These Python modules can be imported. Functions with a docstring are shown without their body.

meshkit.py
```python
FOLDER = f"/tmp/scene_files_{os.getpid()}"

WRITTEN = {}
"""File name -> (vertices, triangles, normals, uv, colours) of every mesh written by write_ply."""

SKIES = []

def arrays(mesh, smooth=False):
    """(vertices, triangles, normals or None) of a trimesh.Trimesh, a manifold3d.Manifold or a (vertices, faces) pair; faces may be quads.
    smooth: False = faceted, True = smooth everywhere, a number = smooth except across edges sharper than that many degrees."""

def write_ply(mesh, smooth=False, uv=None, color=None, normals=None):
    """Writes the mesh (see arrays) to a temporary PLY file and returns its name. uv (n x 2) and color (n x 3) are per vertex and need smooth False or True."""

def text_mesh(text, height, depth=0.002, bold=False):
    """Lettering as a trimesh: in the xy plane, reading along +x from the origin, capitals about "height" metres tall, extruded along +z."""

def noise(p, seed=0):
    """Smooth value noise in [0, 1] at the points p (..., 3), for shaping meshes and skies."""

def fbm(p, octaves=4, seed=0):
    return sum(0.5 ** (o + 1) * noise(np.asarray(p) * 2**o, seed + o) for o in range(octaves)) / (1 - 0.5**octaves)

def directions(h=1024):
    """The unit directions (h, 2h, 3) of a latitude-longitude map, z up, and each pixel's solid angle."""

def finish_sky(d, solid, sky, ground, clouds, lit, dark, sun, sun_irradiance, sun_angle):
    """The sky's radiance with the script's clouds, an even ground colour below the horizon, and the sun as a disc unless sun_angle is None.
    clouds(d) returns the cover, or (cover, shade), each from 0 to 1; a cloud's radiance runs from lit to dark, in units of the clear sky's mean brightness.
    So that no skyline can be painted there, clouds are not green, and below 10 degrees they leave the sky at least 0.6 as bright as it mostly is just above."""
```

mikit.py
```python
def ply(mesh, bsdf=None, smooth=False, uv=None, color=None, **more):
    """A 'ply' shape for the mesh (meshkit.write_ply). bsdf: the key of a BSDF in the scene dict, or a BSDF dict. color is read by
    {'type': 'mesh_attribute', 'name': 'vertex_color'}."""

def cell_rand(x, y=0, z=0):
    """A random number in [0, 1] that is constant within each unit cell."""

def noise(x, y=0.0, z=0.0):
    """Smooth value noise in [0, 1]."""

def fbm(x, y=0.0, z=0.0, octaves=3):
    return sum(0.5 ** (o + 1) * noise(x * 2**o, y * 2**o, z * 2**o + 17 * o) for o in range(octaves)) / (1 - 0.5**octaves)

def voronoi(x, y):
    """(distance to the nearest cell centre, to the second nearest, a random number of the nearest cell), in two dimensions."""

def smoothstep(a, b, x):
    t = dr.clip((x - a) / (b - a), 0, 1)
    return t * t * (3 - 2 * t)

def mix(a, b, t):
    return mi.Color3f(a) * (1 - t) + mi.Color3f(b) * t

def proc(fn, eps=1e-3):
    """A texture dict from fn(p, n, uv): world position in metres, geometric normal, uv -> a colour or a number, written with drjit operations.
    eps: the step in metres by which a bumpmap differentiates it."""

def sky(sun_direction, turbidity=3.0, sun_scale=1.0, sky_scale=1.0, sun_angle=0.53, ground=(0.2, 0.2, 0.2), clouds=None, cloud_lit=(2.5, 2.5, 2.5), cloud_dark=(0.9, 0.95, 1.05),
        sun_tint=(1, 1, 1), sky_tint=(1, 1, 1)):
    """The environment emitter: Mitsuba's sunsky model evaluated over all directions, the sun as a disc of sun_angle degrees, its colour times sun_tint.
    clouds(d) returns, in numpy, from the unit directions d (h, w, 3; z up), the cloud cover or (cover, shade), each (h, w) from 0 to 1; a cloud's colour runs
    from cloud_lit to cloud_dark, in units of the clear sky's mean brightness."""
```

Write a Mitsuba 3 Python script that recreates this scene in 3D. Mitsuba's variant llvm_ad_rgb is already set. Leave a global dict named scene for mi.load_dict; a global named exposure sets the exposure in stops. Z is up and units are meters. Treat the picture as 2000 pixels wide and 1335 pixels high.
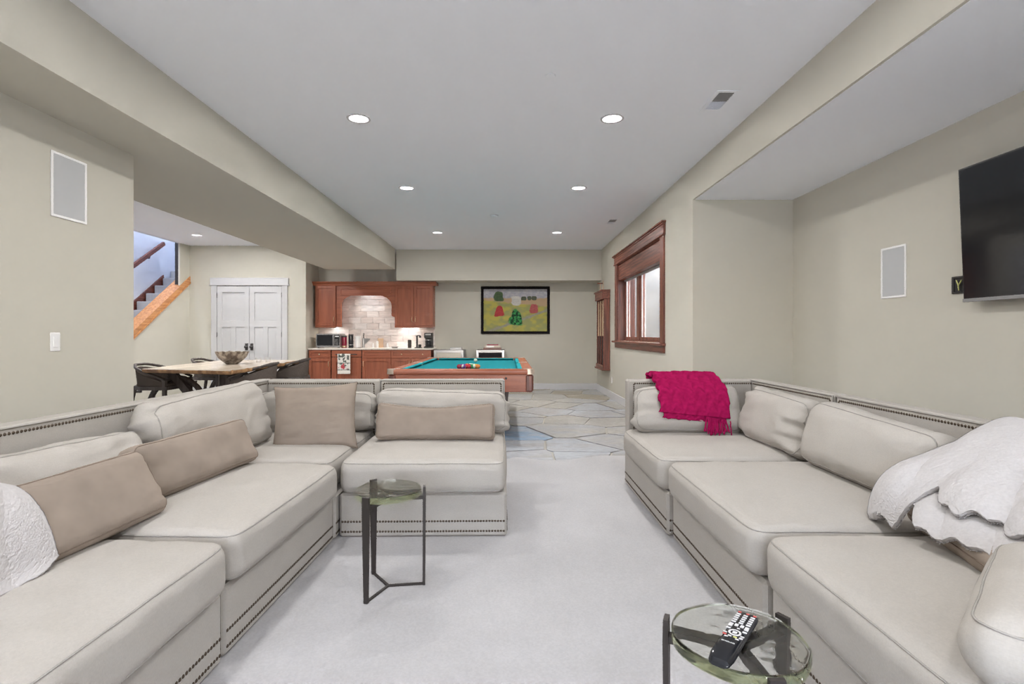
import math, random
import numpy as np, trimesh, mitsuba as mi, drjit as dr
import mikit, meshkit
from mikit import proc, noise, fbm, voronoi, cell_rand, smoothstep, mix
from shapely.geometry import Polygon, MultiPoint, LineString, box as sbox
from shapely.ops import voronoi_diagram
T = mi.ScalarTransform4f
scene, labels = {}, {}
random.seed(7)
rng = np.random.default_rng(7)

# ---------------------------------------------------------------- camera, sky, exposure
scene['camera'] = {'type': 'perspective', 'fov_axis': 'x', 'fov': 2 * math.degrees(math.atan(1000 / 1020)),
                   'near_clip': 0.05, 'far_clip': 200.0,
                   'principal_point_offset_x': 8 / 2000, 'principal_point_offset_y': 14.5 / 1335,
                   'to_world': T().look_at(origin=[0, 0, 1.18], target=[0, 5, 1.18], up=[0, 0, 1])}
exposure = 0.22
scene['sky'] = mikit.sky([0.5, -0.2, 0.8], turbidity=6.0, sun_scale=0.0, sky_scale=100.0, sky_tint=(1.22, 1.0, .80), ground=(0.45, 0.45, 0.45))
LAMP = 290.0          # radiance of a recessed downlight
LAMP_COLOR = np.array([1.0, 0.975, 0.95])


# ---------------------------------------------------------------- helpers
def cat(ms):
    return trimesh.util.concatenate([m for m in ms if m is not None])


def box(x0, x1, y0, y1, z0, z1, b=0.0):
    x0, x1 = min(x0, x1), max(x0, x1)
    y0, y1 = min(y0, y1), max(y0, y1)
    z0, z1 = min(z0, z1), max(z0, z1)
    if b <= 0:
        return trimesh.creation.box(bounds=[[x0, y0, z0], [x1, y1, z1]])
    b = min(b, .49 * min(x1 - x0, y1 - y0, z1 - z0))
    pts = []
    for X, sx in ((x0, 1), (x1, -1)):
        for Y, sy in ((y0, 1), (y1, -1)):
            for Z, sz in ((z0, 1), (z1, -1)):
                pts += [(X, Y + sy * b, Z + sz * b), (X + sx * b, Y, Z + sz * b), (X + sx * b, Y + sy * b, Z)]
    return trimesh.convex.convex_hull(np.array(pts))


def unit(v):
    v = np.asarray(v, float)
    return v / np.linalg.norm(v)


def tube(path, r, n=8, closed=False, flat=1.0):
    """A swept tube along PATH; r a number or one per point."""
    p = np.asarray(path, float)
    k = len(p)
    r = np.broadcast_to(np.asarray(r, float), (k,))
    if closed:
        t = np.roll(p, -1, 0) - np.roll(p, 1, 0)
    else:
        t = np.gradient(p, axis=0)
    t /= np.linalg.norm(t, axis=1, keepdims=True) + 1e-12
    a = np.cross(t[0], [0, 0, 1] if abs(t[0][2]) < .9 else [1, 0, 0])
    A = []
    for i in range(k):
        a = a - t[i] * np.dot(a, t[i])
        a = a / (np.linalg.norm(a) + 1e-12)
        A.append(a)
    A = np.array(A)
    B = np.cross(t, A)
    th = np.arange(n) * 2 * np.pi / n
    v = p[:, None] + r[:, None, None] * (np.cos(th)[None, :, None] * A[:, None] + flat * np.sin(th)[None, :, None] * B[:, None])
    v = v.reshape(-1, 3)
    f = []
    m = k if closed else k - 1
    for i in range(m):
        j = (i + 1) % k
        for s in range(n):
            u = (s + 1) % n
            f += [(i * n + s, i * n + u, j * n + u), (i * n + s, j * n + u, j * n + s)]
    if not closed:
        v = np.vstack([v, p[0], p[-1]])
        c0, c1 = len(v) - 2, len(v) - 1
        for s in range(n):
            u = (s + 1) % n
            f += [(c0, u, s), (c1, (k - 1) * n + s, (k - 1) * n + u)]
    return trimesh.Trimesh(v, np.array(f), process=False)


def bar(p0, p1, w, h, up=(0, 0, 1), w1=None, h1=None):
    """A rectangular bar from p0 to p1: width w, height h (w1, h1 at the far end)."""
    p0, p1 = np.asarray(p0, float), np.asarray(p1, float)
    d = unit(p1 - p0)
    s = unit(np.cross(d, up))
    u = np.cross(s, d)
    w1, h1 = w if w1 is None else w1, h if h1 is None else h1
    pts = [p + s * a * ww / 2 + u * c * hh / 2 for p, ww, hh in ((p0, w, h), (p1, w1, h1)) for a in (-1, 1) for c in (-1, 1)]
    return trimesh.convex.convex_hull(np.array(pts))


def lathe(profile, n=32, at=(0, 0, 0)):
    m = trimesh.creation.revolve(np.array(profile, float), sections=n)
    m.apply_translation(at)
    return m


def prism(poly, h):
    return trimesh.creation.extrude_polygon(poly if isinstance(poly, Polygon) else Polygon(poly), h)


def prism_yz(poly, x0, x1):
    """A polygon given as (y, z) pairs, extruded from x0 to x1."""
    m = prism(poly, x1 - x0)
    v = np.array(m.vertices)
    return trimesh.Trimesh(np.stack([v[:, 2] + x0, v[:, 0], v[:, 1]], 1), m.faces, process=False)


def prism_xz(poly, y0, y1):
    m = prism(poly, y1 - y0)
    v = np.array(m.vertices)
    return trimesh.Trimesh(np.stack([v[:, 0], v[:, 2] + y0, v[:, 1]], 1), np.array(m.faces)[:, ::-1], process=False)


def mat4(o, x, y, z=None):
    x = unit(x)
    y = np.asarray(y, float)
    y = unit(y - x * np.dot(x, y))
    M = np.eye(4)
    M[:3, 0], M[:3, 1], M[:3, 2], M[:3, 3] = x, y, np.cross(x, y), o
    return M


def moved(m, M):
    m = m.copy()
    m.apply_transform(M)
    return m


def grid_mesh(P):
    """A sheet mesh from points P (rows, columns, 3)."""
    a, b = P.shape[:2]
    i, j = np.meshgrid(np.arange(a - 1), np.arange(b - 1), indexing='ij')
    q = np.stack([i * b + j, i * b + j + 1, (i + 1) * b + j + 1, (i + 1) * b + j], -1).reshape(-1, 4)
    return trimesh.Trimesh(P.reshape(-1, 3), np.vstack([q[:, [0, 1, 2]], q[:, [0, 2, 3]]]), process=False)


def thick_sheet(P, t):
    """A closed sheet of thickness t: P is its upper face."""
    du, dv = np.gradient(P, axis=0), np.gradient(P, axis=1)
    n = np.cross(du, dv)
    n /= np.linalg.norm(n, axis=-1, keepdims=True) + 1e-12
    a, b = P.shape[:2]
    top, bot = P.reshape(-1, 3), (P - n * t).reshape(-1, 3)
    N = a * b
    i, j = np.meshgrid(np.arange(a - 1), np.arange(b - 1), indexing='ij')
    q = np.stack([i * b + j, (i + 1) * b + j, (i + 1) * b + j + 1, i * b + j + 1], -1).reshape(-1, 4)
    f = [q, q[:, ::-1] + N]
    ring = [(r, 0) for r in range(a)] + [(a - 1, c) for c in range(1, b)] + [(r, b - 1) for r in range(a - 2, -1, -1)] + [(0, c) for c in range(b - 2, 0, -1)]
    ring = np.array([r * b + c for r, c in ring])
    nx = np.roll(ring, -1)
    f.append(np.stack([ring, ring + N, nx + N, nx], 1))
    f = np.vstack(f)
    m = trimesh.Trimesh(np.vstack([top, bot]), np.vstack([f[:, [0, 1, 2]], f[:, [0, 2, 3]]]), process=False)
    if m.volume < 0:
        m.invert()
    return m


def numbered(k):
    taken = scene.keys() | labels.keys()
    if k not in taken and not any(x.startswith(k + '__') for x in scene):
        return k
    n = 1
    while f'{k}_{n:03d}' in taken or any(x.startswith(f'{k}_{n:03d}__') for x in scene):
        n += 1
    return f'{k}_{n:03d}'


def thing(name, label, category, group=None):
    k = numbered(name)
    labels[k] = {'label': label, 'category': category}
    if group:
        labels[k]['group'] = group
    return k


_shape = {}


def put(key, mesh, mat, smooth=30, **more):
    scene[key] = mikit.ply(mesh, 'mat_' + mat, smooth, **more)
    return key


def part(parent, name, mesh, mat, smooth=30, label=None, kind=None, **more):
    k = numbered(parent + '__' + name)
    put(k, mesh, mat, smooth, **more)
    if label or kind:
        labels[k] = {a: b for a, b in (('label', label), ('kind', kind)) if b}
    return k


def solo(name, mesh, mat, label, category, smooth=30, group=None, **more):
    k = thing(name, label, category, group)
    put(k, mesh, mat, smooth, **more)
    return k


def struct(name, mesh, mat, label, category, smooth=False):
    k = numbered(name)
    if mesh is not None:
        put(k, mesh, mat, smooth)
    labels[k] = {'label': label, 'category': category, 'kind': 'structure'}
    return k


# ---------------------------------------------------------------- materials
def rgb(c):
    return {'type': 'rgb', 'value': [float(x) for x in (c if hasattr(c, '__len__') else (c, c, c))]}


def col(c):
    return c if isinstance(c, dict) else rgb(c)


def M(name, base, rough=.5, metallic=0.0, spec=.5, bump=None, bscale=.001, **more):
    d = {'type': 'principled', 'base_color': col(base), 'roughness': rough, 'metallic': metallic, 'specular': spec, **more}
    if bump is not None:
        d = {'type': 'bumpmap', 'tex': bump, 'scale': bscale, 'bsdf': d}
    scene['mat_' + name] = {'type': 'twosided', 'bsdf': d}


def D(name, base, bump=None, bscale=.001):
    d = {'type': 'diffuse', 'reflectance': col(base)}
    if bump is not None:
        d = {'type': 'bumpmap', 'tex': bump, 'scale': bscale, 'bsdf': d}
    scene['mat_' + name] = {'type': 'twosided', 'bsdf': d}


def tone(c, amount, *f):
    """c varied by +-amount with noise of frequencies f (x, y, z)."""
    return proc(lambda p, n, uv: mi.Color3f(*c) * (1 + amount * 2 * (fbm(p.x * f[0], p.y * f[1], p.z * f[2]) - .5)))


def wood(name, dark, light, axis, rough=.35, freq=45.0, clear=.3):
    f = [freq, freq, freq]
    f[axis] = freq * .06

    def fn(p, n, uv):
        g = fbm(p.x * f[0], p.y * f[1], p.z * f[2], 4)
        return mix(dark, light, smoothstep(.3, .7, g))
    M(name, proc(fn), rough, spec=.5, clearcoat=clear, clearcoat_gloss=.85)


D('ceiling_paint', (.875, .90, .945))
D('wall_paint', (.565, .545, .478))
D('wall_white', (.72, .74, .80))
M('white_trim', (.55, .55, .56), .35)
M('white_plate', (.84, .84, .84), .35)
D('carpet', proc(lambda p, n, uv: mi.Color3f(.458, .450, .456) * (1 + .20 * (fbm(p.x * 2.6, p.y * 2.2, 0, 5) - .5) + .12 * (fbm(p.x * 140, p.y * 140, 0, 2) - .5))),
  proc(lambda p, n, uv: fbm(p.x * 160, p.y * 160, 0, 2) + 3 * fbm(p.x * 6, p.y * 6, 3, 2)), .004)
D('grout', (.42, .40, .36))
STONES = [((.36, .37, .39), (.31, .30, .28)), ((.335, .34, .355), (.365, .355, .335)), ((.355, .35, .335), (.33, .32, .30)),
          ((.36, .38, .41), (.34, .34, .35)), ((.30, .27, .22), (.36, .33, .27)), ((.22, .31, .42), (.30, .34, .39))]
for i, (a, b) in enumerate(STONES):
    def stone_fn(p, n, uv, a=a, b=b, i=i):
        g = fbm(p.x * 3.1 + 7 * i, p.y * 5.5, i * 3.3, 4)
        h = fbm(p.x * 22, p.y * 40, i * 2.0, 3)
        return mix(a, b, smoothstep(.36, .66, g)) * (.82 + .28 * h)
    M(f'stone_{i}', proc(stone_fn), .34, spec=.6, bump=proc(lambda p, n, uv: fbm(p.x * 9, p.y * 14, 0, 4)), bscale=.012)
wood('cherry_v', (.22, .062, .03), (.28, .085, .042), 2, freq=28)
wood('cherry_x', (.22, .062, .03), (.28, .085, .042), 0, freq=28)
wood('cherry_y', (.22, .062, .03), (.28, .085, .042), 1, freq=28)
wood('mahogany_v', (.085, .025, .016), (.17, .05, .03), 2)
wood('mahogany_y', (.085, .025, .016), (.17, .05, .03), 1)
wood('stair_oak', (.36, .15, .05), (.50, .24, .09), 1)
wood('glare_slab', (.40, .34, .27), (.52, .45, .37), 1, rough=.10, freq=14, clear=1.0)  # glare on the polished top is put into this pale tone
wood('live_edge', (.20, .10, .045), (.42, .24, .11), 2, rough=.5, freq=18, clear=.0)
wood('chair_wood', (.05, .040, .036), (.085, .070, .062), 2, rough=.5, clear=.1)
D('cane', proc(lambda p, n, uv: mi.Color3f(.13, .108, .095) * (.55 + .9 * smoothstep(-.2, .6, dr.sin(p.z * 420) * dr.sin((p.x + p.y) * 420)))))
lin = lambda p, n, uv: mi.Color3f(.415, .391, .360) * (1 + .05 * (fbm(p.x * 9, p.y * 9, p.z * 9, 3) - .5) + .07 * (noise(p.x * 420, p.y * 420, p.z * 160) - .5) + .06 * (noise(p.x * 160, p.y * 160, p.z * 520) - .5))
D('linen', proc(lin))
D('linen_cushion', proc(lambda p, n, uv: lin(p, n, uv) * 1.03),
  proc(lambda p, n, uv: fbm(p.x * 8, p.y * 8, p.z * 8, 2)), .012)
D('linen_seam', (.35, .335, .31))
M('velvet', proc(lambda p, n, uv: mi.Color3f(.245, .202, .168) * (1 + .42 * (fbm(p.x * 9, p.y * 9, p.z * 9, 4) - .5))), .8, spec=.15, sheen=.6, sheen_tint=.4)
D('velvet_seam', (.19, .15, .12))
D('sherpa', proc(lambda p, n, uv: mi.Color3f(.53, .512, .512) * (.93 + .14 * fbm(p.x * 150, p.y * 150, p.z * 150, 2))),
  proc(lambda p, n, uv: fbm(p.x * 210, p.y * 210, p.z * 210, 2)), .005)
D('frame_black', (.012, .011, .012))
D('fuchsia_knit', proc(lambda p, n, uv: mi.Color3f(.28, .009, .066) * (.72 + .5 * fbm(p.x * 60, p.y * 60, p.z * 60, 3))))
D('black_cloth', (.012, .011, .011))
M('bronze_nail', (.075, .056, .04), .35, metallic=.6)
M('bronze_bar', (.040, .034, .031), .45, metallic=.4)
M('brass', (.72, .60, .42), .3, metallic=.9)
M('steel', (.47, .47, .475), .3, metallic=.9)
M('black_plastic', (.014, .014, .015), .3)
M('black_gloss', (.010, .011, .014), .08, spec=.5)
M('grey_plastic', (.22, .22, .22), .4)
M('key_grey', (.55, .55, .56), .5)
M('red_key', (.45, .08, .07), .5)
M('yellow_key', (.55, .55, .2), .5)
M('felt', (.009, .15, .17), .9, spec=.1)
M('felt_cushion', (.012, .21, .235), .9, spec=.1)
M('casting', (.62, .52, .44), .25, metallic=.6)
M('dark_metal', (.045, .042, .042), .5, metallic=.3)
M('counter_stone', proc(lambda p, n, uv: mi.Color3f(.70, .66, .60) * (.9 + .2 * fbm(p.x * 60, p.y * 60, 0, 3))), .2)
for i, c in enumerate([(.61, .55, .52), (.64, .58, .55), (.57, .505, .475), (.66, .61, .585)]):
    M(f'travertine_{i}', proc(lambda p, n, uv, c=c, i=i: mi.Color3f(*c) * (.74 + .5 * fbm(p.x * 9 + i * 5, p.y * 9, p.z * 26, 4))), .35)
D('tile_grout', (.55, .51, .48))
scene['mat_glass'] = {'type': 'dielectric', 'int_ior': 1.5}
scene['mat_clear_glass'] = {'type': 'dielectric', 'int_ior': 1.45}
scene['mat_pane_glass'] = {'type': 'thindielectric', 'int_ior': 1.5}
# ---------------------------------------------------------------- the room
XL, XR, XT, XS = -2.80, 1.945, 3.0, -6.494          # left wall, window wall, television wall, stair wall
YB, YD, YN, YR = 11.38, 10.65, 5.495, -3.6          # kitchen wall, closet wall, nook end, wall behind the camera
H, HD = 2.944, 2.99
CARPET_EDGE = [(3.0, 5.1), (1.9, 5.10), (1.15, 5.09), (.97, 5.09), (.75, 5.02), (.55, 4.92), (.36, 4.90), (.2, 4.97), (.08, 5.03), (.0, 4.95), (-.15, 4.80), (-.5, 4.72), (-1.0, 4.85),
               (-1.5, 4.76), (-2.1, 4.86), (-2.8, 4.8)]
ed = np.array(CARPET_EDGE)[::-1]
xx = np.linspace(-2.8, 3.0, 160)
from scipy.interpolate import PchipInterpolator
yy = PchipInterpolator(ed[:, 0], ed[:, 1])(xx)
carpet_poly = Polygon([(3.0, YR), (-2.8, YR)] + list(zip(xx, yy)))
fl = struct('floor', box(-7.7, 3.1, YR, 13.2, -.12, -.022), 'grout', 'natural flagstone floor of the far half of the basement', 'floor')
put('carpet', prism(carpet_poly, .05).apply_translation([0, 0, -.048]), 'carpet', 30)
labels['carpet'] = {'label': 'pale wall-to-wall carpet with a wavy cut edge beside the flagstones', 'category': 'carpet', 'kind': 'structure'}
stone_area = sbox(XS, 4.4, XR, YB).difference(carpet_poly.buffer(.004)).difference(sbox(-7, 0, -2.8, 3.8)).difference(sbox(-7, YD, -4.12, 12)).difference(sbox(-7, 3, -2.79, 3.75))
pts = []
for i in range(13):
    for j in range(11):
        pts.append((-6.7 + .74 * i + rng.uniform(-.3, .3), 4.3 + .72 * j + rng.uniform(-.28, .28)))
cells = voronoi_diagram(MultiPoint(pts), envelope=sbox(-9, 2, 4, 14))
stone_mesh_count = 0
for g in sorted(cells.geoms, key=lambda c: (round(c.centroid.y, 3), c.centroid.x)):
    g = g.intersection(stone_area)
    for q in getattr(g, 'geoms', [g]):
        if q.geom_type != 'Polygon' or q.area < .01:
            continue
        q = q.buffer(-.035).buffer(.023, quad_segs=2).simplify(.006)
        if q.is_empty or q.geom_type != 'Polygon':
            continue
        m = prism(q, .03)
        m.apply_translation([0, 0, -.04 + rng.uniform(-.002, .002)])
        c = q.centroid
        k = int(rng.integers(0, 4))
        if c.y > 8.2 and rng.random() < .6:
            k = 4 if rng.random() < .5 else 2
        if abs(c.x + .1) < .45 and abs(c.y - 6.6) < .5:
            k = 5  # blue reflection on the floor, put into the stone colour here
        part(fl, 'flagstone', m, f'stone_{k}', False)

struct('wall_left', box(XL - .15, XL, YR, 3.907, -.05, 2.6), 'wall_paint', 'plain beige wall on the left with an in-wall speaker and a light switch', 'wall')
struct('wall_dining_front', box(XS - .2, XL - .15, 3.6, 3.75, -.05, 3.1), 'wall_paint', 'beige wall on the near side of the dining corner', 'wall')
RX0, RX1, RZ0, RZ1 = -2.2, 2.4, .95, 2.40
struct('wall_rear', cat([box(XL - .15, RX0, YR - .15, YR, -.05, 3.1), box(RX1, XT + .15, YR - .15, YR, -.05, 3.1), box(RX0, RX1, YR - .15, YR, -.05, RZ0), box(RX0, RX1, YR - .15, YR, RZ1, 3.1)]), 'wall_paint', 'beige wall closing the room behind the sofas', 'wall')
struct('wall_television', box(XT, XT + .15, YR, YN + .12, -.05, 2.7), 'wall_paint', 'beige wall on the right that carries the television', 'wall')
struct('wall_nook', box(XR, XT + .15, YN, YN + .12, -.05, 3.1), 'wall_paint', 'short beige wall closing the television nook', 'wall')
# window wall with its opening
WY0, WY1, WZ0, WZ1, WT = 6.62, 9.25, 1.07, 2.42, .30
struct('wall_window', cat([box(XR, XR + WT, YN + .12, WY0, -.05, 3.1), box(XR, XR + WT, WY1, YB + .15, -.05, 3.1), box(XR, XR + WT, WY0, WY1, -.05, WZ0), box(XR, XR + WT, WY0, WY1, WZ1, 3.1)]),
       'wall_paint', 'beige wall around the wood-trimmed window', 'wall')
struct('wall_kitchen', box(-4.12, XR, YB, YB + .15, -.05, 3.1), 'wall_paint', 'beige end wall behind the kitchenette and the painting', 'wall')
struct('wall_closet', box(XS - .1, -4.12, YD, YB + .15, -.05, 3.1), 'wall_paint', 'beige wall around the white double doors', 'wall')
struct('soffit_left', box(-3.73, -2.318, YR, 10.72, 2.517, 3.1), 'wall_paint', 'long boxed beam under the ceiling along the left side', 'soffit')
struct('soffit_right', cat([box(XR, XT + .15, YR, YN, 2.6, 3.1)]), 'wall_paint', 'boxed beam under the ceiling over the television nook', 'soffit')
struct('ceiling_nook', box(XR + .02, XT, YR, YN, 2.597, 2.602), 'ceiling_paint', 'pale underside of the beam over the television nook', 'ceiling')
struct('soffit_kitchen', box(-2.318, XR, 10.84, YB, 2.303, 3.1), 'wall_paint', 'boxed beam across the end wall above the painting', 'soffit')
struct('ceiling', box(-3.0, XT + .15, YR, YB + .15, H, H + .16), 'ceiling_paint', 'smooth white ceiling with recessed downlights', 'ceiling')
struct('ceiling_dining', box(XS, -3.0, 3.6, YB + .15, HD, HD + .12), 'ceiling_paint', 'white ceiling above the dining corner', 'ceiling')
struct('baseboard_kitchen', box(-.9, XR, YB - .018, YB, -.02, .118, .004), 'white_trim', 'white baseboard along the end wall', 'baseboard')
struct('baseboard_window', box(XR - .018, XR, YN + .02, YB - .018, -.02, .118, .004), 'white_trim', 'white baseboard under the window', 'baseboard')
struct('baseboard_nook', box(XR - .018, XT, YN - .018, YN, -.0, .118, .004), 'white_trim', 'white baseboard of the television nook', 'baseboard')
struct('baseboard_television', box(XT - .018, XT, YR, YN - .018, 0, .118, .004), 'white_trim', 'white baseboard under the television', 'baseboard')
struct('baseboard_left', box(XL, XL + .018, YR, 3.907, 0, .118, .004), 'white_trim', 'white baseboard along the left wall', 'baseboard')
struct('baseboard_closet', cat([box(XS, -6.08, YD - .018, YD, -.02, .118, .004), box(-4.55, -4.12, YD - .018, YD, -.02, .118, .004)]), 'white_trim', 'white baseboard beside the double doors', 'baseboard')

# ---- stairs and stairwell
sl = (2.31 - 1.20) / (10.70 - 9.10)
zst = lambda y: 1.20 + sl * (y - 9.10)
struct('wall_stair', prism_yz([(3.75, -.05), (YD, -.05), (YD, zst(YD)), (3.75 + 3.6, max(.0, zst(7.35)))], XS - .12, XS), 'wall_paint', 'beige wall under the open staircase', 'wall')
struct('wall_stair_end', cat([box(XS - .035, XS, 10.34, YD, zst(10.34) - .1, 3.1)]), 'wall_paint', 'short beige wall above the end of the stair rail', 'wall')
struct('wall_stairwell', cat([box(-7.65, -7.55, 3.6, 13.3, -.05, 4.9), box(-7.65, XS, 13.2, 13.3, -.05, 4.9), box(XS - .14, XS, 10.7, 13.2, -.05, 4.9), box(XS - .05, XS + .05, 3.6, 10.7, HD, 4.9), box(-7.65, XS, 3.5, 3.6, -.05, 4.9)]),
       'wall_white', 'cool white walls of the stairwell', 'wall')
struct('ceiling_stairwell', box(-7.65, XS + .05, 3.5, 13.3, 4.85, 4.95), 'ceiling_paint', 'white ceiling high above the stairs', 'ceiling')
st = thing('staircase', 'carpeted staircase with orange wood rail cap rising behind the dining corner', 'staircase')
rise, run = .185, .185 / sl
y0 = 9.10 - 1.20 / sl
for i in range(15):
    ys, zs = y0 + i * run + .65, i * rise
    if zs + rise > 2.75:
        break
    part(st, 'step', box(-7.50, XS - .16, ys + .12, ys + run * 1.6 + .12, max(zs - .15, 0), zs + rise, .012), 'carpet', 30)
cap = [(9.10 - 3.0, zst(6.10) - .02), (10.66, zst(10.66) - .02), (10.66, zst(10.66) + .09), (6.10, zst(6.10) + .09)]
part(st, 'rail_cap', prism_yz(cap, XS - .22, XS + .02), 'stair_oak', 30, label='broad orange wood cap sloping up with the stairs')
part(st, 'cap_molding', prism_yz([(6.1, zst(6.1) - .05), (10.645, zst(10.645) - .05), (10.645, zst(10.645) - .02), (6.1, zst(6.1) - .02)], XS - .0, XS + .035), 'stair_oak', 30)
part(st, 'skirt_board', prism_yz([(7.5, zst(7.5) - .75), (11.42, zst(11.42) - .75), (11.42, zst(11.42) - .33), (7.5, zst(7.5) - .33)], -7.549, -7.52), 'mahogany_y', 30, label='dark red wood skirt board along the far stair wall')
rl = thing('stair_handrail', 'sloping wood handrail on the white stairwell wall', 'handrail')
hy = lambda y: 2.53 + .655 * (y - 10.34)
part(rl, 'rail', bar((-7.43, 8.2, hy(8.2)), (-7.43, 11.28, hy(11.28)), .05, .075), 'mahogany_y', 30)
for y in (8.7, 10.85):
    part(rl, 'bracket', tube([(-7.55, y, hy(y) - .10), (-7.45, y, hy(y) - .10), (-7.43, y, hy(y) - .03)], .011), 'dark_metal', True)
struct('trim_stair_post', box(XS - .12, XS - .045, 10.37, 10.44, zst(10.4) + .05, 4.8, .004), 'dark_metal', 'narrow dark post at the stair opening', 'post')

# ---- recessed downlights
scene['mat_lens_off'] = {'type': 'diffuse', 'reflectance': rgb(.6)}


def downlight(x, y, z, r, power, label, group, color=LAMP_COLOR):
    t = thing('recessed_downlight', label, 'ceiling light', group)
    part(t, 'trim_ring', lathe([(r, -.001), (r, -.004), (r + .016, -.004), (r + .018, 0), (r, -.0005)], 32, (x, y, z)), 'white_trim', True)
    a = np.arange(24) * 2 * np.pi / 24
    v = np.vstack([np.stack([x + r * np.cos(a), y + r * np.sin(a), np.full(24, z - .002)], 1), [[x, y, z - .002]]])
    f = np.array([(24, (i + 1) % 24, i) for i in range(24)])
    part(t, 'lens', trimesh.Trimesh(v, f, process=False), 'lens_off', False, emitter={'type': 'area', 'radiance': rgb(color * power)})


MAIN = [(9.04, 'far'), (6.29, 'middle'), (4.27, 'near')]
for y, w in MAIN:
    for x, s in ((-1.22, 'left'), (.852, 'right')):
        downlight(x, y, H, .078, LAMP * {'far': 1.4, 'middle': 1.35, 'near': 1.05}[w], f'lit round recessed ceiling light, {w} one of the {s} row of three', 'lit downlights of the main ceiling')
for y in (2.2, .2, -1.9):  # unseen lamps, added to brighten the seating end
    for x in (-1.22, .852):
        downlight(x, y, H, .078, LAMP * .85, 'added lit round recessed ceiling light above the sofas, unseen', 'added downlights above the sofas')
downlight(-5.67, 9.52, HD, .075, LAMP * 1.8, 'lit round recessed ceiling light of the dining corner beside the stairs', 'downlights of the dining corner')
for x, y in ((-5.67, 7.0), (-4.4, 7.0), (-4.4, 9.5)):  # hidden lamps, added to brighten the dining corner
    downlight(x, y, HD, .075, LAMP * 1.8, 'added lit round recessed ceiling light above the dining table, hidden by the beam', 'downlights of the dining corner')
for y in (9.0, 11.2):  # unseen lamps, added in place of daylight falling down the stairwell
    downlight(-7.0, y, 4.85, .10, LAMP * 1.3, 'added cool white recessed light high above the stairs, unseen', 'added downlights of the stairwell', np.array([.80, .90, 1.1]))

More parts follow.
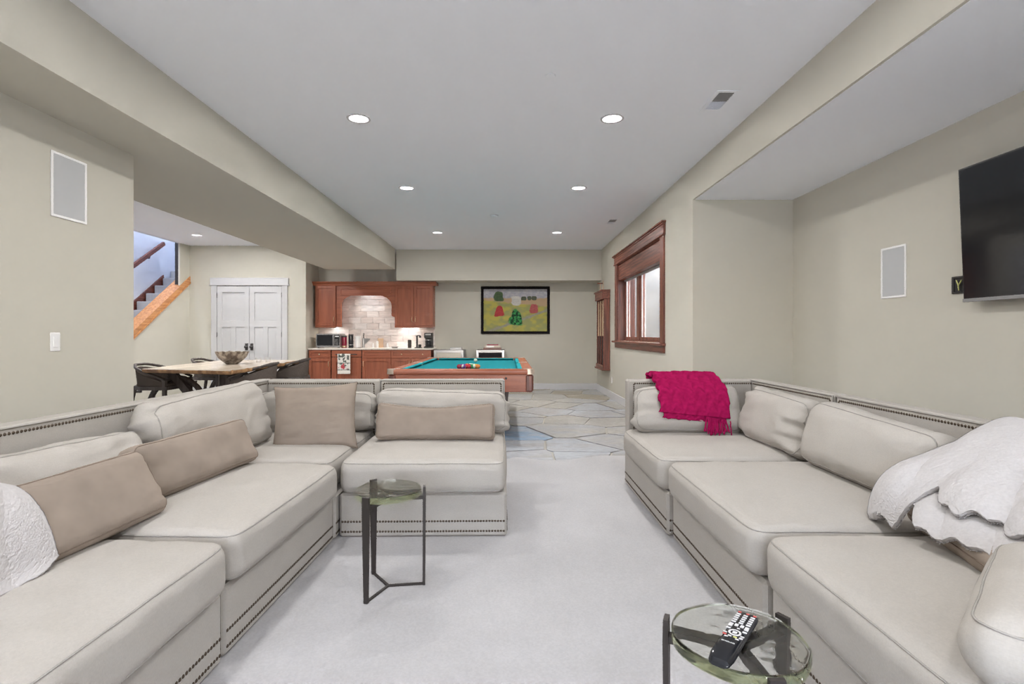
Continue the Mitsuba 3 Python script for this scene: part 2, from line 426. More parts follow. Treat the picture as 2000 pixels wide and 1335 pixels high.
# ---- ceiling fittings
def vent(x, y, wx, wy, label):
    t = thing('ceiling_vent', label, 'air vent')
    fr = .03
    part(t, 'frame', cat([box(x - wx / 2, x + wx / 2, y - wy / 2, y - wy / 2 + fr, H - .006, H, .002), box(x - wx / 2, x + wx / 2, y + wy / 2 - fr, y + wy / 2, H - .006, H, .002),
                          box(x - wx / 2, x - wx / 2 + fr, y - wy / 2, y + wy / 2, H - .006, H, .002), box(x + wx / 2 - fr, x + wx / 2, y - wy / 2, y + wy / 2, H - .006, H, .002)]), 'ceiling_paint', False)
    part(t, 'duct', box(x - wx / 2 + .02, x + wx / 2 - .02, y - wy / 2 + .02, y, H - .002, H + .0, 0), 'grey_plastic', False)
    n = 12
    for i in range(n):
        yy = y - wy / 2 + fr + (wy - 2 * fr) * (i + .5) / n
        a = .010 if i < n / 2 else .016
        part(t, 'slat', bar((x - wx / 2 + fr, yy, H - .005), (x + wx / 2 - fr, yy, H - .005), a, .0015, up=(0, .6 if i < n / 2 else -.5, 1)), 'grey_plastic' if i < n / 2 else 'ceiling_paint', False)


vent(1.595, 3.945, .17, .35, 'white ceiling air vent with dark slats near the right beam')
vent(1.62, 8.15, .165, .36, 'white ceiling air vent above the far end of the window')
solo('smoke_detector', lathe([(0, -.03), (.04, -.03), (.058, -.02), (.062, 0), (0, 0)], 24, (-.2, 7.72, H)), 'ceiling_paint', 'small round white smoke detector between the middle and far ceiling lights', 'smoke detector', True)
solo('sprinkler_cover', lathe([(0, -.005), (.03, -.004), (.034, 0), (0, 0)], 20, (.29, 3.56, H)), 'ceiling_paint', 'tiny flush sprinkler cover on the ceiling between the near downlights', 'sprinkler', True)

# ---- window
wn = struct('window_1', None, None, 'dark red wood window with two panes and a valance on the right wall', 'window')
cx = XR - .022
part(wn, 'casing', box(cx, XR, WY0 - .16, WY0 + .0, WZ0, WZ1, .004), 'mahogany_v')
part(wn, 'casing', box(cx, XR, WY1 - .0, WY1 + .16, WZ0, WZ1, .004), 'mahogany_v')
part(wn, 'head_casing', box(cx - .006, XR, WY0 - .18, WY1 + .18, WZ1, WZ1 + .145, .004), 'mahogany_y')
part(wn, 'crown_cap', cat([box(cx - .04, XR, WY0 - .21, WY1 + .21, WZ1 + .145, WZ1 + .165, .004), box(cx - .02, XR, WY0 - .19, WY1 + .19, WZ1 + .125, WZ1 + .147, .004), box(cx - .018, XR, WY0 - .185, WY1 + .185, WZ1 - .008, WZ1 + .012, .003)]), 'mahogany_y')
part(wn, 'window_stool', box(cx - .05, XR + .12, WY0 - .19, WY1 + .19, WZ0 - .03, WZ0, .006), 'mahogany_y')
part(wn, 'apron', box(cx, XR, WY0 - .16, WY1 + .16, WZ0 - .12, WZ0 - .03, .004), 'mahogany_y')
part(wn, 'jamb', cat([box(XR, XR + WT, WY1 - .02, WY1, WZ0, WZ1), box(XR, XR + WT, WY0, WY0 + .02, WZ0, WZ1), box(XR, XR + WT, WY0, WY1, WZ1 - .02, WZ1), box(XR + .1, XR + WT, WY0, WY1, WZ0 - .01, WZ0 + .02)]), 'mahogany_v')
part(wn, 'valance', box(XR + .012, XR + .10, WY0 + .02, WY1 - .02, WZ1 - .29, WZ1 - .02, .006), 'mahogany_y', label='boxed wood valance across the top of the window')
part(wn, 'roller_blind', tube([(XR + .13, WY0 + .05, WZ1 - .29), (XR + .13, WY1 - .05, WZ1 - .29)], .03, 12), 'grey_plastic', True)
X0, X1 = XR + .125, XR + .185
ymid = 8.25
for a, b in ((WY0 + .02, ymid - .05), (ymid + .05, WY1 - .02)):
    s = .085
    part(wn, 'sash', cat([box(X0, X1, a, a + s, WZ0 + .02, WZ1 - .02, .004), box(X0, X1, b - s * 1.4, b, WZ0 + .02, WZ1 - .02, .004), box(X0, X1, a, b, WZ0 + .02, WZ0 + .07, .004), box(X0, X1, a, b, WZ1 - .09, WZ1 - .02, .004)]), 'mahogany_v')
    part(wn, 'pane', box(X0 + .03, X0 + .031, a + s, b - s, WZ0 + .07, WZ1 - .09), 'pane_glass', False)
    part(wn, 'glazing_bead', cat([box(X0 - .004, X0 + .02, a + s, a + s + .012, WZ0 + .07, WZ1 - .09), box(X0 - .004, X0 + .02, b - s * 1.4 - .012, b - s * 1.4, WZ0 + .07, WZ1 - .09)]), 'steel', False)
part(wn, 'mullion', box(X0 - .01, X1 + .01, ymid - .05, ymid + .05, WZ0 + .02, WZ1 - .02, .004), 'mahogany_v')
D('concrete', tone((.36, .375, .40), .12, 3, 3, 3))
struct('window_well', cat([box(XR + WT, 3.7, 9.9, 10.0, .3, 2.45), box(3.6, 3.7, 6.2, 9.9, .3, 2.45), box(XR + WT, 3.7, 6.1, 6.2, .3, 2.45), box(XR + WT, 3.7, 6.1, 10.0, .2, .3)]), 'concrete', 'pale concrete window well outside the panes', 'window well')
struct('window_well_curb', cat([box(XR + WT, 3.72, 9.88, 10.02, 2.45, 2.53, .006)]), 'white_trim', 'white edge along the top of the window well', 'curb')

w2 = struct('window_2', None, None, 'wide wood window added behind the camera to let daylight into the room', 'window')  # unseen window, added so daylight fills the ceiling and front faces
part(w2, 'casing', cat([box(RX0 - .12, RX0, YR, YR + .022, RZ0 - .1, RZ1 + .12, .004), box(RX1, RX1 + .12, YR, YR + .022, RZ0 - .1, RZ1 + .12, .004), box(RX0, RX1, YR, YR + .022, RZ1, RZ1 + .12, .004), box(RX0, RX1, YR, YR + .022, RZ0 - .1, RZ0, .004)]), 'mahogany_v')
for i in range(4):
    a, b = RX0 + (RX1 - RX0) * i / 4, RX0 + (RX1 - RX0) * (i + 1) / 4
    part(w2, 'sash', cat([box(a, a + .05, YR - .10, YR - .05, RZ0, RZ1, .004), box(b - .05, b, YR - .10, YR - .05, RZ0, RZ1, .004), box(a, b, YR - .10, YR - .05, RZ0, RZ0 + .05, .004), box(a, b, YR - .10, YR - .05, RZ1 - .05, RZ1, .004)]), 'mahogany_v')
    part(w2, 'pane', box(a + .05, b - .05, YR - .076, YR - .075, RZ0 + .05, RZ1 - .05), 'pane_glass', False)

# ---- double doors
dr_ = struct('door_1', None, None, 'white panelled double doors on the closet wall behind the dining table', 'door')
s10 = YD
dx0, dx1, dz = -5.925, -4.60, 2.165
yf = YD - .030
part(dr_, 'casing', box(dx0 - .115, dx0, yf, YD, 0, dz + .02, .004), 'white_trim')
part(dr_, 'casing', box(dx1, dx1 + .115, yf, YD, 0, dz + .02, .004), 'white_trim')
part(dr_, 'head_casing', cat([box(dx0 - .135, dx1 + .135, yf - .006, YD, dz + .02, dz + .17, .004), box(dx0 - .15, dx1 + .15, yf - .016, YD, dz + .012, dz + .034, .003)]), 'white_trim')
part(dr_, 'jamb_gap', box(dx0, dx1, YD - .004, YD, 0, dz + .015), 'grey_plastic', False)
mid = (dx0 + dx1) / 2
for a, b, sgn in ((dx0 + .008, mid - .003, 1), (mid + .003, dx1 - .008, -1)):
    f, r = YD - .024, YD - .006
    st_ = .10
    leaf = [box(a, b, r, YD - .002, .01, dz)]
    leaf += [box(a, a + st_, f, r, .01, dz, .003), box(b - st_, b, f, r, .01, dz, .003), box(a, b, f, r, dz - .13, dz, .003), box(a, b, f, r, .01, .22, .003), box(a, b, f, r, 1.33, 1.47, .003), box((a + b) / 2 - .05, (a + b) / 2 + .05, f, r, .2, 1.35, .003)]
    dl = part(dr_, 'door_leaf', cat(leaf), 'white_trim')
    hx = a - .004 if sgn > 0 else b + .004
    for hz in (.3, 1.18, 1.98):
        part(dl, 'hinge', tube([(hx, YD - .022, hz - .05), (hx, YD - .022, hz + .05)], .008, 8), 'dark_metal', True)
    kx = b - .05 if sgn > 0 else a + .05
    part(dl, 'knob', cat([lathe([(0, 0), (.028, 0), (.03, .008), (.012, .014), (.012, .03), (.028, .042), (.026, .058), (0, .064)], 20).apply_transform(mat4((kx, f - .0, .93), (1, 0, 0), (0, 0, 1)) @ np.diag([1, 1, 1, 1])),
                          box(kx - .03, kx + .03, f - .008, f, .86, 1.0, .004)]), 'dark_metal', True)
# ---------------------------------------------------------------- upholstery
def axis_samples(half, r, n, k=5):
    inner = np.linspace(-(half - r), half - r, n)
    e = half - r + r * np.sin(np.linspace(0, np.pi / 2, k + 1))[1:]
    return np.concatenate([-e[::-1], inner, e])


def rounded_grid(w, h, t, r, nx, ny, nz, k=5):
    """A closed rounded box as a fine mesh: vertices on its surface, ready to be deformed."""
    X, Y, Z = axis_samples(w / 2, r, nx, k), axis_samples(h / 2, r, ny, k), axis_samples(t / 2, r, nz, k)
    V, F, o = [], [], 0
    for ax, (A, B, c) in {0: (Y, Z, w / 2), 1: (Z, X, h / 2), 2: (X, Y, t / 2)}.items():
        for s in (-1, 1):
            a, b = np.meshgrid(A, B, indexing='ij')
            P = np.empty(a.shape + (3,))
            P[..., ax], P[..., (ax + 1) % 3], P[..., (ax + 2) % 3] = s * c, a, b
            n0, n1 = a.shape
            i, j = np.meshgrid(np.arange(n0 - 1), np.arange(n1 - 1), indexing='ij')
            q = np.stack([i * n1 + j, (i + 1) * n1 + j, (i + 1) * n1 + j + 1, i * n1 + j + 1], -1).reshape(-1, 4) + o
            F.append(q if s > 0 else q[:, ::-1])
            V.append(P.reshape(-1, 3))
            o += n0 * n1
    V, F = np.vstack(V), np.vstack(F)
    half = np.array([w, h, t]) / 2
    q = np.clip(V, -(half - r), half - r)
    d = V - q
    L = np.linalg.norm(d, axis=1, keepdims=True)
    V = q + r * d / np.maximum(L, 1e-9)
    key, inv = np.unique(np.round(V, 6), axis=0, return_inverse=True)
    f = inv.ravel()[np.vstack([F[:, [0, 1, 2]], F[:, [0, 2, 3]]])]
    f = f[(f[:, 0] != f[:, 1]) & (f[:, 1] != f[:, 2]) & (f[:, 0] != f[:, 2])]
    return trimesh.Trimesh(key, f, process=False)


def rim_loop(w, h, t, r, side, inset=.285, n=22):
    """The seam where the face z = side * t / 2 turns into the border."""
    a, b, c = w / 2 - r * inset, h / 2 - r * inset, t / 2 - r * inset
    rr = max(r * .7, .01)
    P = []
    for cx, cy, a0 in ((a - rr, b - rr, 0), (-a + rr, b - rr, 90), (-a + rr, -b + rr, 180), (a - rr, -b + rr, 270)):
        for q in np.radians(np.linspace(a0, a0 + 90, 6)):
            P.append((cx + rr * np.cos(q), cy + rr * np.sin(q)))
    P = np.array(P + P[:1])
    s = np.concatenate([[0], np.cumsum(np.linalg.norm(np.diff(P, axis=0), axis=1))])
    u = np.linspace(0, s[-1], n * 8)[:-1]
    P = np.stack([np.interp(u, s, P[:, 0]), np.interp(u, s, P[:, 1])], 1)
    return np.column_stack([P, np.full(len(P), side * c)])


def soft_deform(w, h, t, crown, seed, wrinkle=.006, sag=0.0, gather=0.0, pinch=0.0, bend=0.0, droop=0.0, corner=0.0):
    """How a stuffed cushion (x wide, y high, z thick) leaves its box: fuller in the middle, creased, gathered at the ends, sagging."""
    def f(P):
        P = P.copy()
        u, v = P[:, 0] / (w / 2), P[:, 1] / (h / 2)
        u1, v1 = np.clip(np.abs(u), 0, 1), np.clip(np.abs(v), 0, 1)
        full = (1 - u1 ** 3) * (1 - v1 ** 3)
        P[:, 2] *= 1 + crown * full / max(t, .01) * 2 - pinch * (u1 ** 4 + v1 ** 4) / 2
        # long soft creases that run in from the ends
        q = np.column_stack([P[:, 0] * 3.0, P[:, 1] * 13.0, P[:, 2] * 2.0 + seed * 3.7])
        ridge = 1 - 2 * np.abs(meshkit.fbm(q, 3, seed) - .5) * 2
        big = meshkit.fbm(np.column_stack([P[:, 0] * 5, P[:, 1] * 5, P[:, 2] * 5 + seed]), 3, seed + 5) - .5
        k = wrinkle * (2.2 * big + .9 * (ridge - .6) * (.25 + gather * u1 ** 2))
        n = np.column_stack([u * .35, v * .35, np.sign(P[:, 2]) * np.minimum(1, np.abs(P[:, 2]) / (t / 2))])
        n /= np.linalg.norm(n, axis=1, keepdims=True) + 1e-6
        P += n * k[:, None]
        P[:, 1] -= sag * (1 - u1 ** 2) * (v * .5 + .5)
        P[:, 1] -= droop * (u * .5 + .5) * (v * .5 + .5)
        P[:, 2] += bend * u ** 2
        cc = (u1 * v1) ** 6 * corner
        P[:, 0] -= np.sign(u) * cc
        P[:, 1] -= np.sign(v) * cc
        return P
    return f


def soft_cushion(name, label, category, w, h, t, o, x, y, mat, seam, r=None, crown=.02, seed=1, group=None, res=.022, key=None, seams=(1, -1), seam_r=.0028, dents=None, **kw):
    """A stuffed cushion as a thing (or a part when key is given): centre o, width along x, height along y."""
    r = r or t * .42
    m = rounded_grid(w, h, t, r, max(4, int((w - 2 * r) / res)), max(4, int((h - 2 * r) / res)), max(2, int((t - 2 * r) / res)), 6)
    fn = soft_deform(w, h, t, crown, seed, **kw)
    V = fn(np.array(m.vertices))
    m = trimesh.Trimesh(V, m.faces, process=False)
    MM = mat4(o, x, y)
    m.apply_transform(MM)
    if dents:
        m.vertices = dents(np.array(m.vertices))
    if key:
        k = part(key, name, m, mat, True)
        base = k
    else:
        base = thing(name, label, category, group)
        part(base, 'cover', m, mat, True)
    for s in seams:
        L = fn(rim_loop(w, h, t, r, s))
        L = trimesh.transform_points(L, MM)
        if dents:
            L = dents(L)
        part(base, 'seam', tube(L, seam_r, 5, True), seam, True)
    return base


def nails(points, normal, r=.0070):
    """A row of domed nail heads through the points, as one mesh."""
    a = np.arange(6) * np.pi / 3
    z = unit(normal)
    x = unit(np.cross(z, [.3, .4, .87]))
    y = np.cross(z, x)
    ring = r * (np.cos(a)[:, None] * x + np.sin(a)[:, None] * y)
    mid = ring * .62 + z * r * .42
    unit_v = np.vstack([ring, mid, [z * r * .58]])
    f = []
    for i in range(6):
        j = (i + 1) % 6
        f += [(i, j, 6 + j), (i, 6 + j, 6 + i), (6 + i, 6 + j, 12)]
    f = np.array(f)
    pts = np.asarray(points, float)
    V = (pts[:, None] + unit_v[None]).reshape(-1, 3)
    F = (f[None] + 13 * np.arange(len(pts))[:, None, None]).reshape(-1, 3)
    return trimesh.Trimesh(V, F, process=False)


def line(p0, p1, pitch=.0165):
    p0, p1 = np.asarray(p0, float), np.asarray(p1, float)
    n = max(2, int(np.linalg.norm(p1 - p0) / pitch))
    return p0 + (p1 - p0) * ((np.arange(n) + .5) / n)[:, None]


BH, SEAT0, SEAT1, BT = .83, .262, .452, .10


def sofa_module(label, origin, deg, L, dep, side=None, group=None, seed=1, over=.05, cush=(0, 0), extra_nail=True):
    """One unit of a sectional. Local x runs along its front from the left as one faces it, y to its back. side: the end that has an arm-high back of its own."""
    t = thing('sectional_sofa_unit', label, 'sofa', group)
    a = math.radians(deg)
    MM = mat4((origin[0], origin[1], 0), (math.cos(a), math.sin(a), 0), (-math.sin(a), math.cos(a), 0))
    nrm = lambda v: MM[:3, :3] @ np.array(v, float)
    g = .006
    part(t, 'base', moved(box(g, L - g, 0, dep - .02, .001, SEAT0 - .004, .014), MM), 'linen')
    part(t, 'back', moved(box(g, L - g, dep - BT, dep, .03, BH, .014), MM), 'linen')
    rows = []
    for z in (.036, .094):
        rows.append(nails(trimesh.transform_points(line((g + .01, 0, z), (L - g - .01, 0, z)), MM), nrm((0, -1, 0))))
        for xx_, sg in ((g, -1), (L - g, 1)):
            rows.append(nails(trimesh.transform_points(line((xx_, .012, z), (xx_, dep - .03, z)), MM), nrm((sg, 0, 0))))
    part(t, 'base_nailheads', cat(rows), 'bronze_nail', True, kind='stuff', label='double row of bronze nailheads around the base')
    yb = dep - BT
    ins = .030
    xl, xr = g + ins, L - g - ins
    if side == 'left':
        xl = BT + .004
    if side == 'right':
        xr = L - BT - .004
    loop = [line((xl, yb, BH - ins), (xr, yb, BH - ins))]
    if side != 'left':
        loop.append(line((xl, yb, SEAT1 - .1), (xl, yb, BH - ins)))
    if side != 'right':
        loop.append(line((xr, yb, SEAT1 - .1), (xr, yb, BH - ins)))
    part(t, 'back_nailheads', nails(trimesh.transform_points(np.vstack(loop), MM), nrm((0, -1, 0))), 'bronze_nail', True, kind='stuff', label='bronze nailheads edging the inner back')
    wl = [(g + .006, yb - .0, .3), (g + .006, yb, BH - .008), (L - g - .006, yb, BH - .008), (L - g - .006, yb, .3)]
    part(t, 'back_welt', moved(tube(wl, .0055, 6), MM), 'linen_seam', True)
    if side:
        x0, x1 = (g, BT) if side == 'left' else (L - BT, L - g)
        part(t, 'side_back', moved(box(x0, x1, .0, dep - BT + .002, .03, BH, .014), MM), 'linen')
        xi, sg = (x1, 1) if side == 'left' else (x0, -1)
        pts = np.vstack([line((xi, .02 + ins, BH - ins), (xi, yb - .004, BH - ins)), line((xi, .02 + ins, SEAT1 - .1), (xi, .02 + ins, BH - ins))])
        part(t, 'side_nailheads', nails(trimesh.transform_points(pts, MM), nrm((sg, 0, 0))), 'bronze_nail', True, kind='stuff')
    cx0, cx1 = cush
    xl = (BT + .004 if side == 'left' else .004) + cx0
    xr = (L - BT - .004 if side == 'right' else L - .004) - cx1
    w, d, th = xr - xl, (yb - .004) + over, SEAT1 - SEAT0
    c = trimesh.transform_points([[(xl + xr) / 2, (yb - .004 - over) / 2, (SEAT0 + SEAT1) / 2]], MM)[0]
    soft_cushion('seat_cushion', None, None, w, d, th, c, nrm((1, 0, 0)), nrm((0, 1, 0)), 'linen_cushion', 'linen_seam', r=.058, crown=.022, seed=seed, key=t, wrinkle=.006, gather=.3, corner=.015, seams=(1, -1), res=.03)
    return t


GL, GR = 'modules of the left sectional', 'modules of the right sectional'
m1 = sofa_module('armless sofa unit under the long taupe lumbar pillow, open end of the left sectional', (-.985, 3.03), 1.0, .985, 1.13, None, GL, 11)
m2 = sofa_module('corner sofa unit of the left sectional, behind the square taupe pillow', (-.99, 2.985), 90, 1.17, .98, 'right', GL, 12, over=-.02, cush=(.0, -.0))
m3 = sofa_module('armless sofa unit of the left sectional next to the corner', (-1.032, 1.895), 88, 1.085, .985, None, GL, 13)
m4 = sofa_module('sofa unit of the left sectional at the lower left edge, under the white sherpa throw', (-1.055, .80), 88.5, 1.085, .985, None, GL, 14)
m5 = sofa_module('corner sofa unit of the right sectional, with the fuchsia throw over its back', (.93, 4.16), -90, 1.115, 1.07, 'left', GR, 15)
m6 = sofa_module('armless middle sofa unit of the right sectional, before the wide plump back cushion', (.955, 3.035), -90.0, 1.095, 1.045, None, GR, 16)
m7 = sofa_module('sofa unit of the right sectional beside the glass table with the remote', (.97, 1.93), -90.0, 1.10, 1.03, None, GR, 17)

# ---- loose back cushions and throw pillows
CB = 'loose linen back cushions'
lean = lambda ang, d: unit(np.array([d[0] * math.sin(ang), d[1] * math.sin(ang), math.cos(ang)]))


def back_cushion(label, w, h, t, o, facing, ang, seed, **kw):
    """facing: horizontal direction the cushion looks to; ang: how far its top leans back."""
    f = unit([facing[0], facing[1], 0])
    x = unit(np.cross([0, 0, 1], f)) * 1.0
    up = lean(ang, -f)
    kw = {'crown': .03, 'wrinkle': .020, 'gather': 2.0, **kw}
    return soft_cushion('back_cushion', label, 'cushion', w, h, t, o, x, up, 'linen_cushion', 'linen_seam', r=t * .44, seed=seed, group=None, seams=(1,), res=.014, **kw)


back_cushion('linen back cushion behind the long taupe lumbar pillow', .97, .345, .19, (-.485, 3.885, .618), (0, -1), .22, 21, droop=.045)
back_cushion('linen back cushion mostly hidden behind the square taupe pillow', .84, .33, .17, (-1.41, 3.91, .612), (0.02, -1), .18, 22, droop=.03)
back_cushion('slumped linen back cushion in the left sectional corner behind a taupe lumbar pillow', 1.04, .39, .18, (-1.72, 3.03, .64), (1, -.03), .30, 23, droop=-.05, wrinkle=.017)
back_cushion('linen back cushion at the left edge, above the taupe pillow beside the sherpa throw', 1.02, .33, .19, (-1.755, 1.90, .61), (1, -.05), .36, 24, droop=.03)
back_cushion('linen back cushion at the near end of the left sectional', .90, .30, .18, (-1.77, .88, .59), (1, -.05), .35, 25)
back_cushion('linen back cushion under the fuchsia throw', .80, .345, .20, (1.315, 3.87, .615), (-.03, -1), .26, 26, droop=-.02)
back_cushion('narrow linen back cushion with gathered end in the right sectional corner', .80, .375, .19, (1.765, 3.37, .63), (-1, 0), .22, 27, droop=.03)
back_cushion('wide plump linen back cushion left of the sherpa throw on the right sectional', .92, .37, .21, (1.755, 2.50, .63), (-1, 0), .28, 28, wrinkle=.008, gather=.6, droop=.04)
soft_cushion('back_cushion', 'linen cushion lying flat at the lower right corner of the photograph', 'cushion', .62, .56, .15, (1.304, 1.041, .553), (.745, .667, 0), (-.667, .745, 0), 'linen_cushion', 'linen_seam', r=.075, crown=.03, seed=29, wrinkle=.01, gather=.8, seams=(1,))
back_cushion('linen back cushion hidden under the sherpa throw on the right sectional', .60, .28, .16, (1.80, 1.62, .585), (-1, 0), .42, 30)


def velvet(name, label, w, h, t, o, facing, ang, seed, roll=0.0, **kw):
    f = unit([facing[0], facing[1], 0])
    x = unit(np.cross([0, 0, 1], f))
    up = lean(ang, -f)
    if roll:
        x, up = x * math.cos(roll) + up * math.sin(roll), up * math.cos(roll) - x * math.sin(roll)
    return soft_cushion(name, label, 'pillow', w, h, t, o, x, up, 'velvet', 'velvet_seam', r=t * .30, seed=seed, **{'crown': .02, 'wrinkle': .010, 'gather': 1.2, 'seams': (1, -1), 'seam_r': .0022, 'res': .014, **kw})


velvet('lumbar_pillow', 'long taupe velvet lumbar pillow on the armless unit behind the small glass table', .80, .255, .13, (-.49, 3.575, .585), (0.0, -1), .33, 41, sag=.034)
velvet('lumbar_pillow', 'taupe velvet lumbar pillow leaning in the middle of the left sectional', .80, .25, .15, (-1.545, 2.57, .575), (1, -.10), .42, 42)
velvet('lumbar_pillow', 'taupe velvet lumbar pillow nearest the sherpa throw on the left sectional', .80, .27, .14, (-1.50, 1.72, .575), (1, -.06), .52, 43)
velvet('lumbar_pillow', 'taupe velvet lumbar pillow lying under the sherpa throw on the right', .72, .22, .12, (1.525, 1.62, .535), (-1, .27), .85, 44)


def knife_pillow(label, w, h, t, o, x, y, seed):
    """A square pillow with two faces that meet in one seam and corners that stick out."""
    n = 44
    s = np.sin(np.linspace(-np.pi / 2, np.pi / 2, n))
    u, v = np.meshgrid(s, s, indexing='ij')
    X = w / 2 * u * (1 - .075 * (1 - v ** 2) * np.abs(u))
    Y = h / 2 * v * (1 - .095 * (1 - u ** 2) * np.abs(v))
    Z = t / 2 * ((1 - u ** 2) * (1 - v ** 2)) ** .38
    q = np.stack([X * 7, Y * 22, X * 0 + seed], -1)
    Zt = Z * (1 + .45 * (meshkit.fbm(q, 3, seed) - .5)) + .010 * (meshkit.fbm(np.stack([X * 9, Y * 9, X * 0], -1), 3, seed) - .5) * (Z / (t / 2))
    top, bot = grid_mesh(np.stack([X, Y, Zt], -1)), grid_mesh(np.stack([X, Y, -Z], -1))
    bot.invert()
    m = cat([top, bot])
    m.merge_vertices()
    MM = mat4(o, x, y)
    k = thing('throw_pillow', label, 'pillow')
    part(k, 'cover', moved(m, MM), 'velvet', True)
    e = np.concatenate([np.stack([X[:, 0], Y[:, 0]], 1), np.stack([X[-1, :], Y[-1, :]], 1)[1:], np.stack([X[::-1, -1], Y[::-1, -1]], 1)[1:], np.stack([X[0, ::-1], Y[0, ::-1]], 1)[1:-1]])
    part(k, 'seam', moved(tube(np.column_stack([e, e[:, 0] * 0]), .003, 5, True), MM), 'velvet_seam', True)


knife_pillow('square taupe velvet throw pillow in the left sectional corner', .54, .44, .17, (-1.275, 3.46, .632), unit((1, .12, .05)), unit((.06, .30, .95)), 45)
# ---------------------------------------------------------------- glass side tables
def glass_table(cx, cy, start, label, seed):
    """A thick cast-glass disc between three flat tapering legs, with a Y of bars under it and a Y of rods at the floor."""
    t = thing('glass_side_table', label, 'side table', 'cast glass side tables')
    R, zt, th = .153, .462, .030
    n, m = 72, 20
    rr = np.concatenate([np.linspace(0.004, R - .006, m), R - .006 + .006 * np.sin(np.linspace(0, np.pi / 2, 5))[1:]])
    a = np.arange(n) * 2 * np.pi / n
    wob = lambda q: 1 + .012 * np.sin(3 * q + seed) + .008 * np.sin(7 * q + 2 * seed)
    rings_top, rings_bot = [], []
    for i, r in enumerate(rr):
        x, y = r * np.cos(a) * wob(a), r * np.sin(a) * wob(a)
        e = max(0, (r - (R - .006)) / .006)
        dz = -.006 * (1 - math.sqrt(max(0, 1 - e * e)))
        fade = np.clip((R - .01 - r) / .02, 0, 1)
        bump_t = .0006 * (meshkit.fbm(np.stack([x * 26, y * 26, x * 0 + seed], -1), 3, seed) - .5) * fade
        bump_b = .0022 * (meshkit.fbm(np.stack([x * 60, y * 60, x * 0 + seed + 9], -1), 3, seed + 3) - .5) * fade
        rings_top.append(np.stack([x, y, zt + dz + bump_t], -1))
        rings_bot.append(np.stack([x, y, zt - th - dz + bump_b], -1))
    rows = [np.repeat([[0, 0, zt]], n, 0)] + rings_top + rings_bot[::-1] + [np.repeat([[0, 0, zt - th]], n, 0)]
    P = np.array(rows)
    P = np.concatenate([P, P[:, :1]], 1)
    g = grid_mesh(P)
    g.merge_vertices()
    g.update_faces(g.nondegenerate_faces())
    if g.volume < 0:
        g.invert()
    g.apply_translation([cx, cy, 0])
    part(t, 'glass_top', g, 'glass', 60, label='thick rippled glass disc with a green edge', interior={'type': 'homogeneous', 'albedo': 0.0, 'sigma_t': {'type': 'rgb', 'value': [.40, .20, .90]}, 'scale': 2.0})
    for q in start:
        q = math.radians(q)
        d = np.array([math.cos(q), math.sin(q), 0])
        s = np.array([-d[1], d[0], 0])
        c = np.array([cx, cy, 0])
        o = R + .012
        pts = []
        for z, w, th_ in ((0.0, .019, .012), (zt - .05, .034, .014), (zt + .004, .034, .012)):
            for i in (-1, 1):
                for j in (-1, 1):
                    pts.append(c + d * (o + j * th_ / 2 + (.002 if z else 0)) + s * i * w / 2 + [0, 0, z])
        part(t, 'leg', trimesh.convex.convex_hull(np.array(pts)), 'bronze_bar')
        part(t, 'top_bar', bar(c + d * .004 + [0, 0, zt - th - .016], c + d * o + [0, 0, zt - th - .016], .024, .018), 'bronze_bar')
        part(t, 'floor_rod', bar(c + d * .0 + [0, 0, .006], c + d * o + [0, 0, .006], .010, .010), 'bronze_bar')


glass_table(-.560, 2.443, (248, 8, 128), 'small side table with a thick round glass top in front of the left sectional', 2)
glass_table(.552, 1.250, (155, 28, 272), 'small side table with a thick round glass top that carries the remote control', 5)

# ---- remote control on the near glass table
rc = thing('remote_control', 'black remote control with rows of pale keys on the near glass table', 'remote control')
RM = mat4((.530, 1.222, .4632), (.778, -.628, 0), (.628, .778, 0))
RL, RW = .245, .050
prof = []
for y, z, w in ((-RL / 2, .009, .036), (-RL / 2 + .006, .016, .043), (-RL / 2 + .03, .0215, .0495), (-RL / 2 + .065, .022, RW), (-.02, .0185, RW - .002), (RL / 2 - .012, .0175, RW - .001), (RL / 2, .013, RW - .006)):
    prof.append([(-w / 2, y, .0035), (-w / 2 - .0005, y, z * .55), (-w / 2 + .004, y, z - .0015), (-w / 4, y, z), (w / 4, y, z), (w / 2 - .004, y, z - .0015), (w / 2 + .0005, y, z * .55), (w / 2, y, .0035), (w / 2 - .006, y, .0005), (-w / 2 + .006, y, .0005)])
P = np.array(prof)
P = np.concatenate([P, P[:, :1]], 1)
body = grid_mesh(P)
caps = [trimesh.Trimesh(P[i, :-1], [(0, k, k + 1) for k in range(1, 9)], process=False) for i in (0, -1)]
caps[0].invert()
body = cat([body] + caps)
body.merge_vertices()
body.fix_normals()
part(rc, 'body', moved(body, RM), 'black_gloss', 35)
KZ = lambda y: .0185 if y < -.02 else .0185 - .001 * (y + .02) / .12


def key(x, y, w, h, m='key_grey'):
    z = KZ(y) - .0008
    part(rc, 'key', moved(box(x - w / 2, x + w / 2, y - h / 2, y + h / 2, z, z + .0022, .0006), RM), m, 20)


